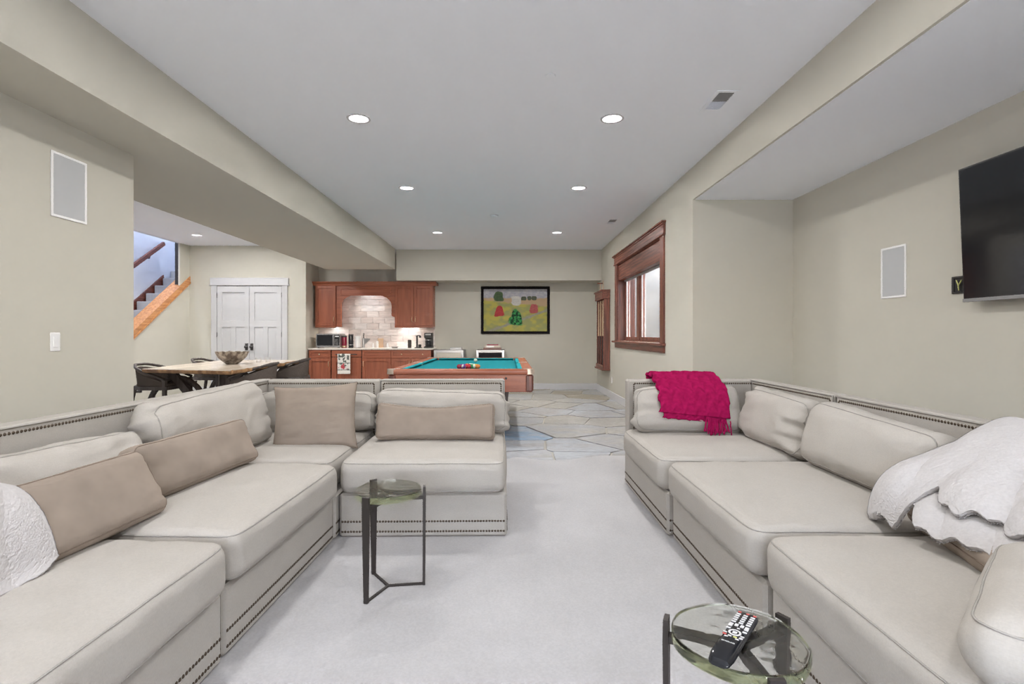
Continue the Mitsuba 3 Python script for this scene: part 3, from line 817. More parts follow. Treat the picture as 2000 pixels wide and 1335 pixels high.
for x, m in ((-.017, 'red_key'), (.002, 'red_key'), (.018, 'red_key')):
    key(x, .109, .008, .0045, m)
for j in range(5):
    for x in (-.0165, 0, .0165):
        key(x, .097 - j * .0108, .0105, .0062)
for x, y in ((-.006, .040), (.0065, .040)):
    key(x, y, .0085, .012)
key(-.018, .035, .0095, .017)
key(.018, .035, .0095, .017)
key(.002, .026, .007, .004)
for x in (-.018, .018):
    key(x, .017, .010, .006)
ring = lathe([(.0095, 0), (.0095, .0022), (.0145, .0018), (.0145, 0), (.0095, 0)], 28)
part(rc, 'ring_key', moved(ring, RM @ mat4((0, .003, .0172), (1, 0, 0), (0, 1, 0))), 'key_grey', 30)
key(0, .003, .010, .010)
for x, y, m in ((-.019, -.006, 'key_grey'), (.019, -.006, 'key_grey'), (-.018, -.015, 'red_key'), (-.006, -.017, 'key_grey'), (.006, -.017, 'yellow_key'), (.018, -.015, 'key_grey'), (-.012, -.024, 'key_grey'), (.012, -.024, 'key_grey')):
    key(x, y, .0085, .0052, m)
tx = meshkit.text_mesh('SAMSUNG', .0042, .0006, True)
tx.apply_translation([-tx.bounds[:, 0].mean(), 0, 0])
part(rc, 'lettering', moved(tx, RM @ mat4((0, -.052, .0215), (1, 0, 0), (0, 1, 0.06))), 'key_grey', False)

# ---------------------------------------------------------------- throws
def drape(profile, along, n_s, n_a, stop=None):
    """Rows of points: PROFILE (list of 2-D points) resampled by length, swept over the values ALONG. stop(i) gives the share of the profile used."""
    pr = np.array(profile, float)
    from scipy.interpolate import PchipInterpolator as PI
    s = np.concatenate([[0], np.cumsum(np.linalg.norm(np.diff(pr, axis=0), axis=1))])
    fx, fz = PI(s, pr[:, 0]), PI(s, pr[:, 1])
    out = np.zeros((n_a, n_s, 3))
    for i, y in enumerate(along):
        lo, hi = stop(y) if stop else (0, 1)
        u = np.linspace(lo, hi, n_s) * s[-1]
        out[i, :, 0], out[i, :, 1], out[i, :, 2] = fx(u), y, fz(u)
    return out


def fuzzy(P, amp, seed, freq=170, folds=0.0, fold_freq=9.0, slant=.6):
    du, dv = np.gradient(P, axis=0), np.gradient(P, axis=1)
    n = np.cross(du, dv)
    n /= np.linalg.norm(n, axis=-1, keepdims=True) + 1e-12
    if n[..., 2].mean() < 0:
        n = -n
    a, b = P.shape[:2]
    S = np.arange(b)[None, :] / b
    A = P[..., 1] if np.ptp(P[..., 1]) > np.ptp(P[..., 0]) * .5 else P[..., 0]
    ph = A * fold_freq * 2 + S * slant * 7 + 2.2 * meshkit.fbm(P * 3.1, 2, seed)
    f = folds * (np.abs(np.sin(ph)) - .4) * np.clip(S * 1.6 - .25, 0, 1)
    return P + n * (f + amp * (meshkit.fbm(P * freq, 2, seed) - .35))[..., None]


st1 = lambda y: (0, .855 + .13 * np.clip((y - 1.80) / .10, 0, 1) - .04 * np.exp(-((y - 1.80) / .05) ** 2) + .012 * math.sin(y * 31) + .008 * math.sin(y * 77))
ys = np.linspace(.75, 2.035, 270)
prof = [(2.025, .62), (2.022, .80), (2.0, .838), (1.93, .845), (1.84, .825), (1.74, .79), (1.62, .735), (1.525, .69), (1.462, .635), (1.432, .575), (1.420, .52), (1.416, .475)]
P = drape(prof, ys, 190, 270, st1)
bulge = np.exp(-((P[..., 1] - 2.03) / .05) ** 2)
P[..., 2] -= .035 * bulge * (P[..., 2] > .5) * np.clip((1.95 - P[..., 0]) / .2, 0, 1)
P = fuzzy(P, .0022, 61, 120, .022, 6, .8)
sh = thing('sherpa_throw', 'white fleecy sherpa throw draped over the back of the right sectional', 'throw')
PR = P
part(sh, 'cover', thick_sheet(P[::-1], .014), 'sherpa', True)
prof = [(1.66, .70), (1.54, .655), (1.455, .595), (1.405, .55), (1.380, .515), (1.372, .485)]
P = drape(prof, np.linspace(.75, 1.84, 240), 90, 240, lambda y: (0, .87 + .03 * math.sin(y * 23) + .02 * math.sin(y * 61) - .12 * np.clip((y - 1.76) / .08, 0, 1)))
P = fuzzy(P, .0022, 62, 120, .010, 9, .5)
PU = P
part(sh, 'under_fold', thick_sheet(P[::-1], .013), 'sherpa', True)
prof = [(-1.97, .848), (-1.88, .80), (-1.76, .745), (-1.62, .755), (-1.52, .74), (-1.455, .68), (-1.415, .58), (-1.395, .50), (-1.375, .468)]
P = drape(prof, np.linspace(.55, 1.60, 230), 170, 230, lambda y: (0, 1 - .05 * np.clip((y - 1.52) / .08, 0, 1) ** 2))
P[..., 2] -= .04 * np.clip((P[..., 1] - 1.46) / .14, 0, 1) ** 2 * np.clip((P[..., 2] - .47) / .2, 0, 1)
P = fuzzy(P, .0022, 63, 120, .013, 5, .5)
sh2 = thing('sherpa_throw', 'white fleecy sherpa throw at the left edge over a taupe pillow', 'throw')
part(sh2, 'cover', thick_sheet(P, .014), 'sherpa', True)
PL = P

def pile(P, n, seed, length=.009, width=.0024):
    """Short tufts standing on a sheet, as one mesh of thin triangles."""
    g = np.random.default_rng(seed)
    nr = np.cross(np.gradient(P, axis=0), np.gradient(P, axis=1))
    nr /= np.linalg.norm(nr, axis=-1, keepdims=True) + 1e-12
    if nr[..., 2].mean() < 0:
        nr = -nr
    a, b = P.shape[:2]
    u, v = g.uniform(0, a - 1.001, n), g.uniform(0, b - 1.001, n)
    edge = g.random(n) < .12
    v = np.where(edge, b - 1.001 - g.random(n) * .6, v)
    i, j = u.astype(int), v.astype(int)
    s, t = (u - i)[:, None], (v - j)[:, None]
    o = (P[i, j] * (1 - s) + P[i + 1, j] * s) * (1 - t) + (P[i, j + 1] * (1 - s) + P[i + 1, j + 1] * s) * t
    down = P[i, j + 1] - P[i, j]
    down /= np.linalg.norm(down, axis=1, keepdims=True) + 1e-9
    d = nr[i, j] + g.normal(0, .55, (n, 3)) + down * np.where(edge, 1.2, .3)[:, None]
    d /= np.linalg.norm(d, axis=1, keepdims=True)
    w = np.cross(d, g.normal(0, 1, (n, 3)))
    w *= width / (np.linalg.norm(w, axis=1, keepdims=True) + 1e-9)
    L = length * g.uniform(.5, 1.1, (n, 1))
    o = o - nr[i, j] * .001
    V = np.stack([o - w, o + w, o + d * L], 1).reshape(-1, 3)
    return trimesh.Trimesh(V, np.arange(3 * n).reshape(-1, 3), process=False)


# fuchsia knit throw over the far back of the right sectional
fu = thing('knit_throw', 'fuchsia knitted throw with fringe folded over the right sectional', 'throw')


part(sh, 'pile', cat([pile(PR, 60000, 1), pile(PU, 18000, 2)]), 'sherpa', False, kind='stuff')
part(sh2, 'pile', pile(PL, 45000, 3), 'sherpa', False, kind='stuff')


def knit(P, seed):
    n = np.cross(np.gradient(P, axis=0), np.gradient(P, axis=1))
    n /= np.linalg.norm(n, axis=-1, keepdims=True) + 1e-12
    n *= np.sign(n[..., 2].mean())
    a, b = P.shape[:2]
    A, S = np.meshgrid(np.linspace(0, 1, a), np.linspace(0, 1, b), indexing='ij')
    w = np.sin(S * 46 + 3.2 * np.abs(np.sin(A * np.pi * 6)) + .8 * meshkit.fbm(P * 12, 2, seed))
    return P + n * (.006 * w + .010 * (meshkit.fbm(P * 9, 3, seed) - .5) + .002 * (meshkit.fbm(P * 200, 2, seed) - .5))[..., None]


def knit_layer(profile, x0, x1, skew, stop, seed, t, na=150, ns=150):
    Q = drape(profile, np.linspace(0, 1, na), ns, na, stop)
    S = np.linspace(0, 1, ns)[None, :]
    P = np.stack([x0 + (x1 - x0) * Q[..., 1] + skew * S, Q[..., 0], Q[..., 2]], -1)
    return thick_sheet(knit(P, seed)[::-1], t)


pf = [(4.205, .62), (4.20, .80), (4.185, .862), (4.11, .888), (4.01, .880), (3.92, .850), (3.83, .818), (3.755, .765), (3.722, .69), (3.705, .60), (3.70, .52)]
part(fu, 'cover', knit_layer(pf, 1.115, 1.605, -.03, lambda q: (0, .885 + .05 * q), 71, .022), 'fuchsia_knit', True)
pf2 = [(p[0] + .012 * (p[1] < .8), p[1] - .012) for p in pf]
part(fu, 'under_fold', knit_layer(pf2, 1.13, 1.575, -.02, lambda q: (.5, .915 + .045 * q), 72, .016, 120, 100), 'fuchsia_knit', True)
fr = []
for i in range(34):
    u = rng.uniform(0, 1)
    x = 1.40 + .17 * u
    z0 = .60 - .03 * u
    p = np.array([x, 3.688 - .012 * rng.random(), z0])
    path = [p]
    sway, drop = rng.uniform(-.005, .003), rng.uniform(.7, 1)
    for k in range(1, 7):
        path.append(p + [sway * k + rng.uniform(-.002, .002), -.004 * k, -(z0 - .468) / 6 * k * drop])
    fr.append(tube(path, .0042, 5))
for i in range(10):
    z0 = .86 - .028 * i
    y = 4.0 - .026 * i
    fr.append(tube([(1.575, y, z0 + .0), (1.60, y - .012, z0 - .015), (1.612, y - .018, z0 - .05), (1.608, y - .02, z0 - .085)], .0028, 5))
part(fu, 'fringe', cat(fr), 'fuchsia_knit', True, kind='stuff', label='loose fuchsia fringe strands')

# ---------------------------------------------------------------- fittings of the near walls
tv = thing('television', 'large black flat television on the right wall', 'television')
TM = mat4((2.895, 2.60, 1.81), (0, -1, 0), (-.042, 0, 1))     # x towards the camera, y up
TW, TH = 1.48, .845
part(tv, 'housing', moved(box(-TW / 2, TW / 2, -TH / 2, TH / 2, -.035, .0, .004), TM), 'black_plastic')
part(tv, 'screen', moved(box(-TW / 2 + .010, TW / 2 - .010, -TH / 2 + .022, TH / 2 - .010, -.0, .0015, .0), TM), 'black_gloss', False)
part(tv, 'lower_bezel', moved(box(-TW / 2, TW / 2, -TH / 2 - .002, -TH / 2 + .020, -.001, .006, .002), TM), 'grey_plastic')
part(tv, 'wall_bracket', cat([box(2.955, XT - .001, 2.30, 2.90, 1.62, 2.0, .004), box(2.90, 2.97, 2.35, 2.41, 1.60, 2.02, .004), box(2.90, 2.97, 2.79, 2.85, 1.60, 2.02, .004)]), 'dark_metal')
bx = thing('wall_media_box', 'small black recessed wall box with yellowish cables beside the television', 'wall box')
part(bx, 'frame', cat([box(XT - .012, XT, 3.505, 3.520, 1.452, 1.567, .003), box(XT - .012, XT, 3.385, 3.405, 1.452, 1.567, .003), box(XT - .012, XT, 3.385, 3.520, 1.552, 1.567, .003), box(XT - .012, XT, 3.385, 3.520, 1.452, 1.467, .003)]), 'black_plastic')
part(bx, 'back_plate', box(XT - .004, XT, 3.405, 3.505, 1.467, 1.552), 'black_plastic', False)
part(bx, 'cable', cat([tube([(XT - .012, 3.480, 1.540), (XT - .014, 3.463, 1.507), (XT - .012, 3.461, 1.472)], .004, 6), tube([(XT - .012, 3.440, 1.540), (XT - .014, 3.459, 1.507)], .004, 6)]), 'yellow_key', True)


def wall_speaker(side, y0, y1, z0, z1, label):
    t = thing('wall_speaker', label, 'speaker')
    X, s = (XL, 1) if side == 'left' else (XT, -1)
    a, b, f = X, X + s * .008, .016
    part(t, 'frame', cat([box(a, b, y0, y1, z0, z0 + f, .002), box(a, b, y0, y1, z1 - f, z1, .002), box(a, b, y0, y0 + f, z0, z1, .002), box(a, b, y1 - f, y1, z0, z1, .002)]), 'white_plate')
    part(t, 'grille', box(a, X + s * .005, y0 + f, y1 - f, z0 + f, z1 - f), 'speaker_mesh', False)


D('speaker_mesh', (.50, .51, .52))
wall_speaker('left', 3.195, 3.466, 1.908, 2.312, 'white in-wall speaker high on the left wall')
wall_speaker('right', 3.928, 4.192, 1.465, 1.865, 'white in-wall speaker on the right wall left of the television')


def wall_plate(name, label, cat_, X, s, y, z, rocker=True):
    t = thing(name, label, cat_)
    part(t, 'plate', box(X, X + s * .006, y - .036, y + .036, z - .058, z + .058, .003), 'white_plate')
    if rocker:
        part(t, 'rocker', box(X + s * .004, X + s * .010, y - .017, y + .017, z - .034, z + .034, .002), 'white_plate')
    else:
        for d in (-.02, .02):
            part(t, 'socket', box(X + s * .004, X + s * .008, y - .015, y + .015, z + d - .013, z + d + .013, .002), 'white_plate')


wall_plate('light_switch', 'white rocker light switch on the left wall below the speaker', 'light switch', XL, 1, 3.226, 1.135)
wall_plate('wall_outlet', 'white wall outlet below the cue rack beside the window', 'outlet', XR, -1, 9.75, .33, False)
# ---------------------------------------------------------------- kitchenette
KX = lambda px, y: (px - 992) / 1020 * y
UY, BY, CT = 11.05, 10.76, .900            # front of the wall cabinets, of the base cabinets, height of the worktop


def shaker(x0, x1, z0, z1, y, fr=.058, mat='cherry_v'):
    """A framed door or drawer front that faces the camera at depth y."""
    f, r = y - .024, y - .006
    return cat([box(x0, x1, r, y, z0, z1), box(x0, x0 + fr, f, r + .001, z0, z1, .003), box(x1 - fr, x1, f, r + .001, z0, z1, .003),
                box(x0 + fr - .001, x1 - fr + .001, f, r + .001, z0, z0 + fr, .003), box(x0 + fr - .001, x1 - fr + .001, f, r + .001, z1 - fr, z1, .003)])


def pull(parent, x, z, y, vertical=True, L=.11):
    f = y - .024
    if vertical:
        path = [(x, f, z - L / 2), (x, f - .022, z - L / 2 + .012), (x, f - .028, z), (x, f - .022, z + L / 2 - .012), (x, f, z + L / 2)]
    part(parent, 'handle', tube(path, [.007, .006, .0075, .006, .007], 8), 'brass', True)


def knob(parent, x, z, y):
    part(parent, 'knob', lathe([(0, 0), (.006, 0), (.006, .012), (.016, .02), (.017, .026), (.010, .032), (0, .033)], 16).apply_transform(mat4((x, y - .024, z), (1, 0, 0), (0, 0, 1))), 'brass', True)


def base_unit(label, x0, x1, doors, drawer=True, knobs=1):
    t = thing('base_cabinet', label, 'cabinet', 'base cabinets of the kitchenette')
    part(t, 'body', cat([box(x0, x1, BY, YB - .01, .10, CT - .035), box(x0 + .01, x1 - .01, BY + .06, YB - .05, -.022, .10)]), 'cherry_v', False)
    g = .007
    top = CT - .045
    if drawer:
        d = part(t, 'drawer_front', shaker(x0 + g, x1 - g, .70, top, BY, .042, 'cherry_x'), 'cherry_x')
        for i in range(knobs):
            knob(d, x0 + (x1 - x0) * (i + .5) / max(knobs, 1) if knobs == 1 else x0 + (x1 - x0) * (.27 if i == 0 else .80), .775, BY)
        top = .69
    w = (x1 - x0 - g) / len(doors)
    for i, h in enumerate(doors):
        a = x0 + g / 2 + i * w + g / 2
        b = a + w - g
        d = part(t, 'door', shaker(a, b, .12, top, BY), 'cherry_v')
        if h:
            pull(d, b - .03 if h == 'r' else a + .03, top - .11, BY)
    return t


base_unit('cherry base cabinet with one drawer below the microwave', -4.10, -3.645, 'r')
base_unit('cherry base cabinet between the towel and the two-knob drawer, with a gold door handle', -3.005, -2.405, 'l', True, 0)
base_unit('cherry base cabinet with a wide two-knob drawer below the coffee maker', -2.405, -1.585, 'rl', True, 2)
dw = thing('panelled_dishwasher', 'cherry panelled appliance front with a patterned towel on its bar', 'dishwasher')
part(dw, 'body', box(-3.64, -3.01, BY + .01, YB - .01, .08, CT - .036), 'black_plastic', False)
part(dw, 'upper_panel', box(-3.625, -3.015, BY - .02, BY + .01, .72, CT - .045, .004), 'cherry_x')
part(dw, 'door_panel', shaker(-3.625, -3.015, .12, .71, BY, .10), 'cherry_v')
part(dw, 'towel_bar', cat([tube([(-3.54, BY - .055, .775), (-3.10, BY - .055, .775)], .008, 8), tube([(-3.53, BY - .02, .775), (-3.53, BY - .055, .775)], .007, 6), tube([(-3.11, BY - .02, .775), (-3.11, BY - .055, .775)], .007, 6)]), 'dark_metal', True)


def towel_fn(p, n, uv):
    x, z = (p.x + 3.36) / .13, (p.z - .60) / .2
    band = smoothstep(.06, .03, dr.abs(z + .02)) + smoothstep(.05, .03, dr.abs(z + .72))
    blot = smoothstep(.56, .64, fbm(p.x * 22, p.z * 22, 3, 3)) * smoothstep(.9, .8, dr.abs(x)) * smoothstep(-.78, -.7, z)
    red = smoothstep(.60, .66, fbm(p.x * 30 + 9, p.z * 26, 7, 2)) * smoothstep(.0, -.1, z) * smoothstep(-.7, -.6, z)
    c = mix((.74, .71, .66), (.10, .11, .10), dr.clip(blot + .7 * band, 0, 1))
    return mix(c, (.40, .07, .08), red)


D('towel_print', proc(towel_fn))
U, V = np.meshgrid(np.linspace(0, 1, 14), np.linspace(0, 1, 24), indexing='ij')
tz = np.where(V < .12, .775 + .010 * np.sin(V / .12 * np.pi), .775 - (V - .12) * .455)
P = np.stack([-3.488 + .262 * U, BY - .066 - .002 * np.sin(U * 9) + .022 * np.clip((.12 - V) / .12, 0, 1), tz], -1)
solo('dish_towel', thick_sheet(P, .004), 'towel_print', 'printed white dish towel hanging from a bar on the cherry appliance front', 'towel', True)

solo('countertop', box(-4.118, -1.545, BY - .03, YB - .001, CT - .035, CT, .006), 'counter_stone', 'pale stone worktop over the cherry base cabinets', 'countertop', False)

# backsplash: one tile after another
bs = struct('wall_backsplash', box(-4.118, -1.59, YB - .006, YB, CT, 2.12), 'tile_grout', 'pinkish travertine tile backsplash lit from under the cabinets', 'backsplash')
tw, th_ = .262, .1305
for j in range(9):
    z0 = CT + .002 + j * th_
    if z0 + th_ > 2.13:
        break
    off = 0 if j % 2 else tw / 2
    x = -4.118 - off
    while x < -1.60:
        a, b = max(x, -4.116), min(x + tw, -1.592)
        if b - a > .03 and (z0 < 1.37 or (-3.62 < (a + b) / 2 < -2.38)):
            part(bs, 'tile', box(a + .002, b - .002, YB - .013 - rng.uniform(0, .0015), YB - .004, z0 + .002, z0 + th_ - .002, .0018), f'travertine_{int(rng.integers(0, 4))}', False)
        x += tw

UB, UT = 1.353, 2.24


def wall_cabinet(label, x0, x1, doors):
    t = thing('wall_cabinet', label, 'cabinet')
    part(t, 'body', box(x0, x1, UY, YB - .014, UB, UT), 'cherry_v', False)
    part(t, 'light_rail', box(x0, x1, UY - .012, UY + .01, UB - .025, UB + .012, .003), 'cherry_x')
    w = (x1 - x0) / len(doors)
    for i, h in enumerate(doors):
        a, b = x0 + i * w + .004, x0 + (i + 1) * w - .004
        d = part(t, 'door', shaker(a, b, UB + .015, UT - .03, UY), 'cherry_v')
        pull(d, b - .032 if h == 'r' else a + .032, UB + .15, UY)
    return t


wall_cabinet('cherry wall cabinet with one door above the microwave', -4.075, -3.635, 'r')
wall_cabinet('cherry wall cabinet with two doors above the coffee maker', -2.392, -1.585, 'rl')
av = thing('arched_valance', 'cherry valance with a wide arch between the two wall cabinets', 'valance')
xa, xb = -3.633, -2.394
arch = [(xa, UT), (xa, 1.345), (xa + .095, 1.345), (xa + .095, 1.80)]
for q in np.linspace(180, 90, 9):
    arch.append((xa + .095 + .36 + .36 * math.cos(math.radians(q)), 1.80 + .225 * math.sin(math.radians(q))))
for q in np.linspace(90, 0, 9):
    arch.append((xb - .07 - .36 + .36 * math.cos(math.radians(q)), 1.80 + .225 * math.sin(math.radians(q))))
arch += [(xb - .07, 1.58), (xb - .035, 1.555), (xb, 1.55), (xb, UT)]
part(av, 'arch_panel', prism_xz(arch, UY + .012, UY + .034), 'cherry_x', False)
part(av, 'left_pilaster', box(xa, xa + .022, UY + .034, YB - .014, 1.345, UT), 'cherry_v', False)
part(av, 'right_pilaster', box(xb - .02, xb, UY + .034, YB - .014, 1.55, UT), 'cherry_v', False)
part(av, 'frame_rail', cat([box(xa + .08, xb - .08, UY + .002, UY + .014, UT - .10, UT - .075, .003), box(xa + .08, xb - .08, UY + .002, UY + .014, UT - .235, UT - .215, .003), box(xa + .08, xa + .10, UY + .002, UY + .014, UT - .235, UT - .075, .003), box(xb - .10, xb - .08, UY + .002, UY + .014, UT - .235, UT - .075, .003)]), 'cherry_x')
part(av, 'soffit_board', box(xa + .02, xb - .02, UY + .034, YB - .014, 2.12, 2.14), 'cherry_x', False)
cr = [(UY - .022, UT - .028), (UY - .028, UT - .02), (UY - .032, UT), (UY - .05, UT + .022), (UY - .072, UT + .038), (UY - .078, UT + .055), (UY + .02, UT + .055), (UY + .02, UT - .028)]
crown = prism_yz(cr, -4.118, -1.512)
side = box(-1.585, -1.512, UY + .02, YB - .001, UT, UT + .055, .01)
solo('crown_molding', cat([crown, side, box(-4.118, -1.54, UY + .02, YB - .001, UT + .001, UT + .02)]), 'cherry_x', 'cherry crown molding along the top of the wall cabinets', 'molding', 25)

for x, y, z, w, lb in ((-3.72, 11.28, UB - .002, 1.0, 'under the left wall cabinet'), (-2.24, 11.28, UB - .002, .7, 'under the right wall cabinet, nearer the arch'), (-2.02, 11.28, UB - .002, .7, 'under the right wall cabinet, nearer the coffee maker'), (-2.95, 11.27, 2.117, 3.4, 'inside the arched valance')):
    downlight(x, y, z, .032, LAMP * 1.0 * w, f'small lit puck light {lb}', 'puck lights of the kitchenette', np.array([1.0, .93, .86]))

# ---- things on the worktop
mw = thing('microwave', 'steel microwave oven with a black window at the left of the worktop', 'microwave')
my, mz = 10.86, CT + .012
x0, x1 = KX(617, my), KX(664, my)
part(mw, 'body', box(x0, x1, my, my + .36, mz, mz + .285, .008), 'steel')
part(mw, 'door_window', box(x0 + .022, x0 + .345, my - .006, my + .002, mz + .04, mz + .262, .004), 'black_gloss')
part(mw, 'control_panel', box(x0 + .385, x1 - .012, my - .004, my + .002, mz + .045, mz + .262, .002), 'black_plastic')
for i in range(4):
    for j in range(3):
        part(mw, 'button', box(x0 + .392 + j * .025, x0 + .409 + j * .025, my - .0065, my - .003, mz + .06 + i * .03, mz + .078 + i * .03, .002), 'grey_plastic')
part(mw, 'display', box(x0 + .395, x1 - .02, my - .0065, my - .003, mz + .215, mz + .245, .001), 'key_grey')
part(mw, 'handle', tube([(x0 + .363, my - .0, mz + .05), (x0 + .363, my - .03, mz + .06), (x0 + .363, my - .03, mz + .245), (x0 + .363, my, mz + .255)], .009, 8), 'steel', True)
for a in (x0 + .04, x1 - .04):
    for b in (my + .04, my + .32):
        part(mw, 'foot', box(a - .015, a + .015, b - .015, b + .015, CT, mz + .002, .003), 'black_plastic')


def canister(name, label, category, x, r, h, mat, y=11.05, lid=None, lid_h=.02, band=None, prof=None):
    t = thing(name, label, category)
    part(t, 'body', lathe(prof or [(0, 0), (r * .94, 0), (r, .006), (r, h - .008), (r * .95, h), (0, h)], 28, (x, y, CT)), mat, 40)
    if lid:
        part(t, 'lid', lathe([(0, 0), (r * 1.02, 0), (r * 1.02, lid_h * .8), (r * .9, lid_h), (0, lid_h)], 28, (x, y, CT + h)), lid, 40)
    if band:
        part(t, 'band', lathe([(r + .0005, 0), (r + .0015, .004), (r + .0015, band[1] - .004), (r + .0005, band[1])], 28, (x, y, CT + band[0])), band[2], 40)
    return t


M('cream', (.55, .48, .40), .5)
M('white_gloss', (.78, .77, .76), .25)
M('wine_red', (.22, .012, .035), .12)
M('tan_board', (.52, .36, .24), .5)
canister('stoneware_canister', 'beige cylinder canister left of the microwave', 'canister', -4.02, .055, .22, 'cream')
canister('red_canister', 'wine red jar with a dark lid right of the microwave', 'jar', KX(672.5, 11.02), .052, .225, 'wine_red', 11.02, 'dark_metal', .03, (.015, .03, 'brass'))
canister('black_canister', 'tall black canister with a domed lid right of the red jar', 'canister', KX(685.5, 11.02), .05, .255, 'black_gloss', 11.02, 'dark_metal', .03, (.06, .012, 'steel'))
pt = canister('paper_towel_roll', 'white paper towel roll on a stand right of the black canister', 'paper towel', KX(699, 11.02), .056, .25, 'white_gloss', 11.02, None)
part(pt, 'stand_rod', tube([(KX(699, 11.02), 11.02, CT + .24), (KX(699, 11.02), 11.02, CT + .29)], .006, 8), 'steel', True)
part(pt, 'stand_base', lathe([(0, 0), (.07, 0), (.07, .008), (0, .008)], 24, (KX(699, 11.02), 11.02, CT)), 'dark_metal', 40)
sc = thing('sink_faucet', 'steel faucet with an angled spout at the small bar sink', 'faucet')
fx = KX(710, 11.15)
part(sc, 'column', lathe([(0, 0), (.035, 0), (.03, .02), (.026, .19), (.022, .20), (0, .20)], 20, (fx, 11.15, CT)), 'steel', 40)
part(sc, 'spout', prism_xz([(fx - .03, CT + .205), (fx + .135, CT + .195), (fx + .13, CT + .165), (fx + .02, CT + .06), (fx - .025, CT + .07)], 11.13, 11.17), 'steel', False)
part(sc, 'lever', tube([(fx + .0, 11.15, CT + .20), (fx + .01, 11.14, CT + .31)], .010, 8), 'dark_metal', True)
sd = canister('soap_dispenser', 'small white soap dispenser behind the bar sink', 'soap dispenser', KX(737, 11.2), .026, .14, 'white_gloss', 11.2)
part(sd, 'pump', cat([tube([(KX(737, 11.2), 11.2, CT + .14), (KX(737, 11.2), 11.2, CT + .19)], .006, 8), tube([(KX(737, 11.2), 11.2, CT + .19), (KX(737, 11.2), 11.15, CT + .185)], .006, 8)]), 'steel', True)
solo('cutting_board', box(KX(736.5, 11.28), KX(748, 11.28), 11.30, 11.32, CT, CT + .20, .006), 'tan_board', 'small tan board leaning against the tiles beside the soap dispenser', 'cutting board')
for px, h, r, lb in ((729, .10, .022, 'short white bottle right of the faucet'), (757, .10, .024, 'small pale bottle right of the tan board')):
    canister('small_bottle', lb, 'bottle', KX(px, 11.1), r, h, 'white_gloss', 11.1, None, prof=[(0, 0), (r, 0), (r, h * .6), (r * .45, h * .78), (r * .45, h), (0, h)])
gd = thing('serving_dish', 'low glass dish on the worktop between the bottles and the dark tumbler', 'dish')
part(gd, 'bowl', lathe([(0, 0), (.05, 0), (.078, .022), (.082, .03), (.074, .028), (.05, .008), (0, .008)], 28, (KX(771, 10.95), 10.95, CT)), 'steel', 40)
canister('dark_tumbler', 'dark ribbed tumbler left of the kettle stand', 'tumbler', KX(800, 11.0), .037, .155, 'bronze_bar', 11.0, 'black_plastic', .012)
ks = thing('mug_stand', 'dark post stand with a hook on a round base left of the coffee maker', 'stand')
kx = KX(815, 10.98)
part(ks, 'base', lathe([(0, 0), (.08, 0), (.08, .012), (.05, .02), (0, .02)], 28, (kx + .02, 10.98, CT)), 'black_plastic', 40)
part(ks, 'post', box(kx - .022, kx + .012, 10.965, 10.995, CT + .015, CT + .26, .004), 'dark_metal')
part(ks, 'arm', cat([tube([(kx, 10.98, CT + .255), (kx + .05, 10.97, CT + .265), (kx + .065, 10.97, CT + .24)], .010, 8), lathe([(0, 0), (.018, 0), (.022, .03), (.012, .045), (0, .045)], 16, (kx + .06, 10.97, CT + .215))]), 'dark_metal', True)
part(ks, 'cup', lathe([(0, 0), (.028, 0), (.034, .05), (.03, .05), (.025, .006), (0, .006)], 20, (kx + .055, 10.97, CT + .02)), 'black_plastic', 40)
cm = thing('coffee_maker', 'black drip coffee maker with a glass carafe at the right end of the worktop', 'coffee maker')
cx_, cy_ = KX(837.5, 10.95), 10.95
part(cm, 'base', box(cx_ - .085, cx_ + .085, cy_ - .11, cy_ + .12, CT, CT + .035, .008), 'black_plastic')
part(cm, 'column', box(cx_ - .08, cx_ + .08, cy_ + .03, cy_ + .12, CT + .03, CT + .30, .008), 'black_plastic')
part(cm, 'brew_head', box(cx_ - .083, cx_ + .083, cy_ - .10, cy_ + .12, CT + .20, CT + .315, .012), 'black_plastic')
part(cm, 'control_strip', box(cx_ - .06, cx_ + .06, cy_ - .106, cy_ - .098, CT + .265, CT + .30, .003), 'steel')
part(cm, 'carafe', lathe([(0, 0), (.055, 0), (.066, .03), (.066, .075), (.045, .125), (.045, .14), (.0, .14)], 24, (cx_, cy_ - .035, CT + .037)), 'black_gloss', 40)
part(cm, 'carafe_band', lathe([(.0455, 0), (.047, .003), (.047, .012), (.0455, .015)], 24, (cx_, cy_ - .035, CT + .155)), 'steel', 40)
part(cm, 'carafe_handle', tube([(cx_ - .05, cy_ - .05, CT + .16), (cx_ - .095, cy_ - .06, CT + .15), (cx_ - .095, cy_ - .06, CT + .09), (cx_ - .062, cy_ - .05, CT + .07)], .008, 8), 'steel', True)
part(cm, 'cord', tube([(cx_ + .08, cy_ + .1, CT + .03), (cx_ + .11, cy_ + .12, CT + .06), (cx_ + .13, cy_ + .1, CT + .01), (cx_ + .16, cy_ + .05, CT + .005)][:3], .004, 6), 'black_plastic', True)

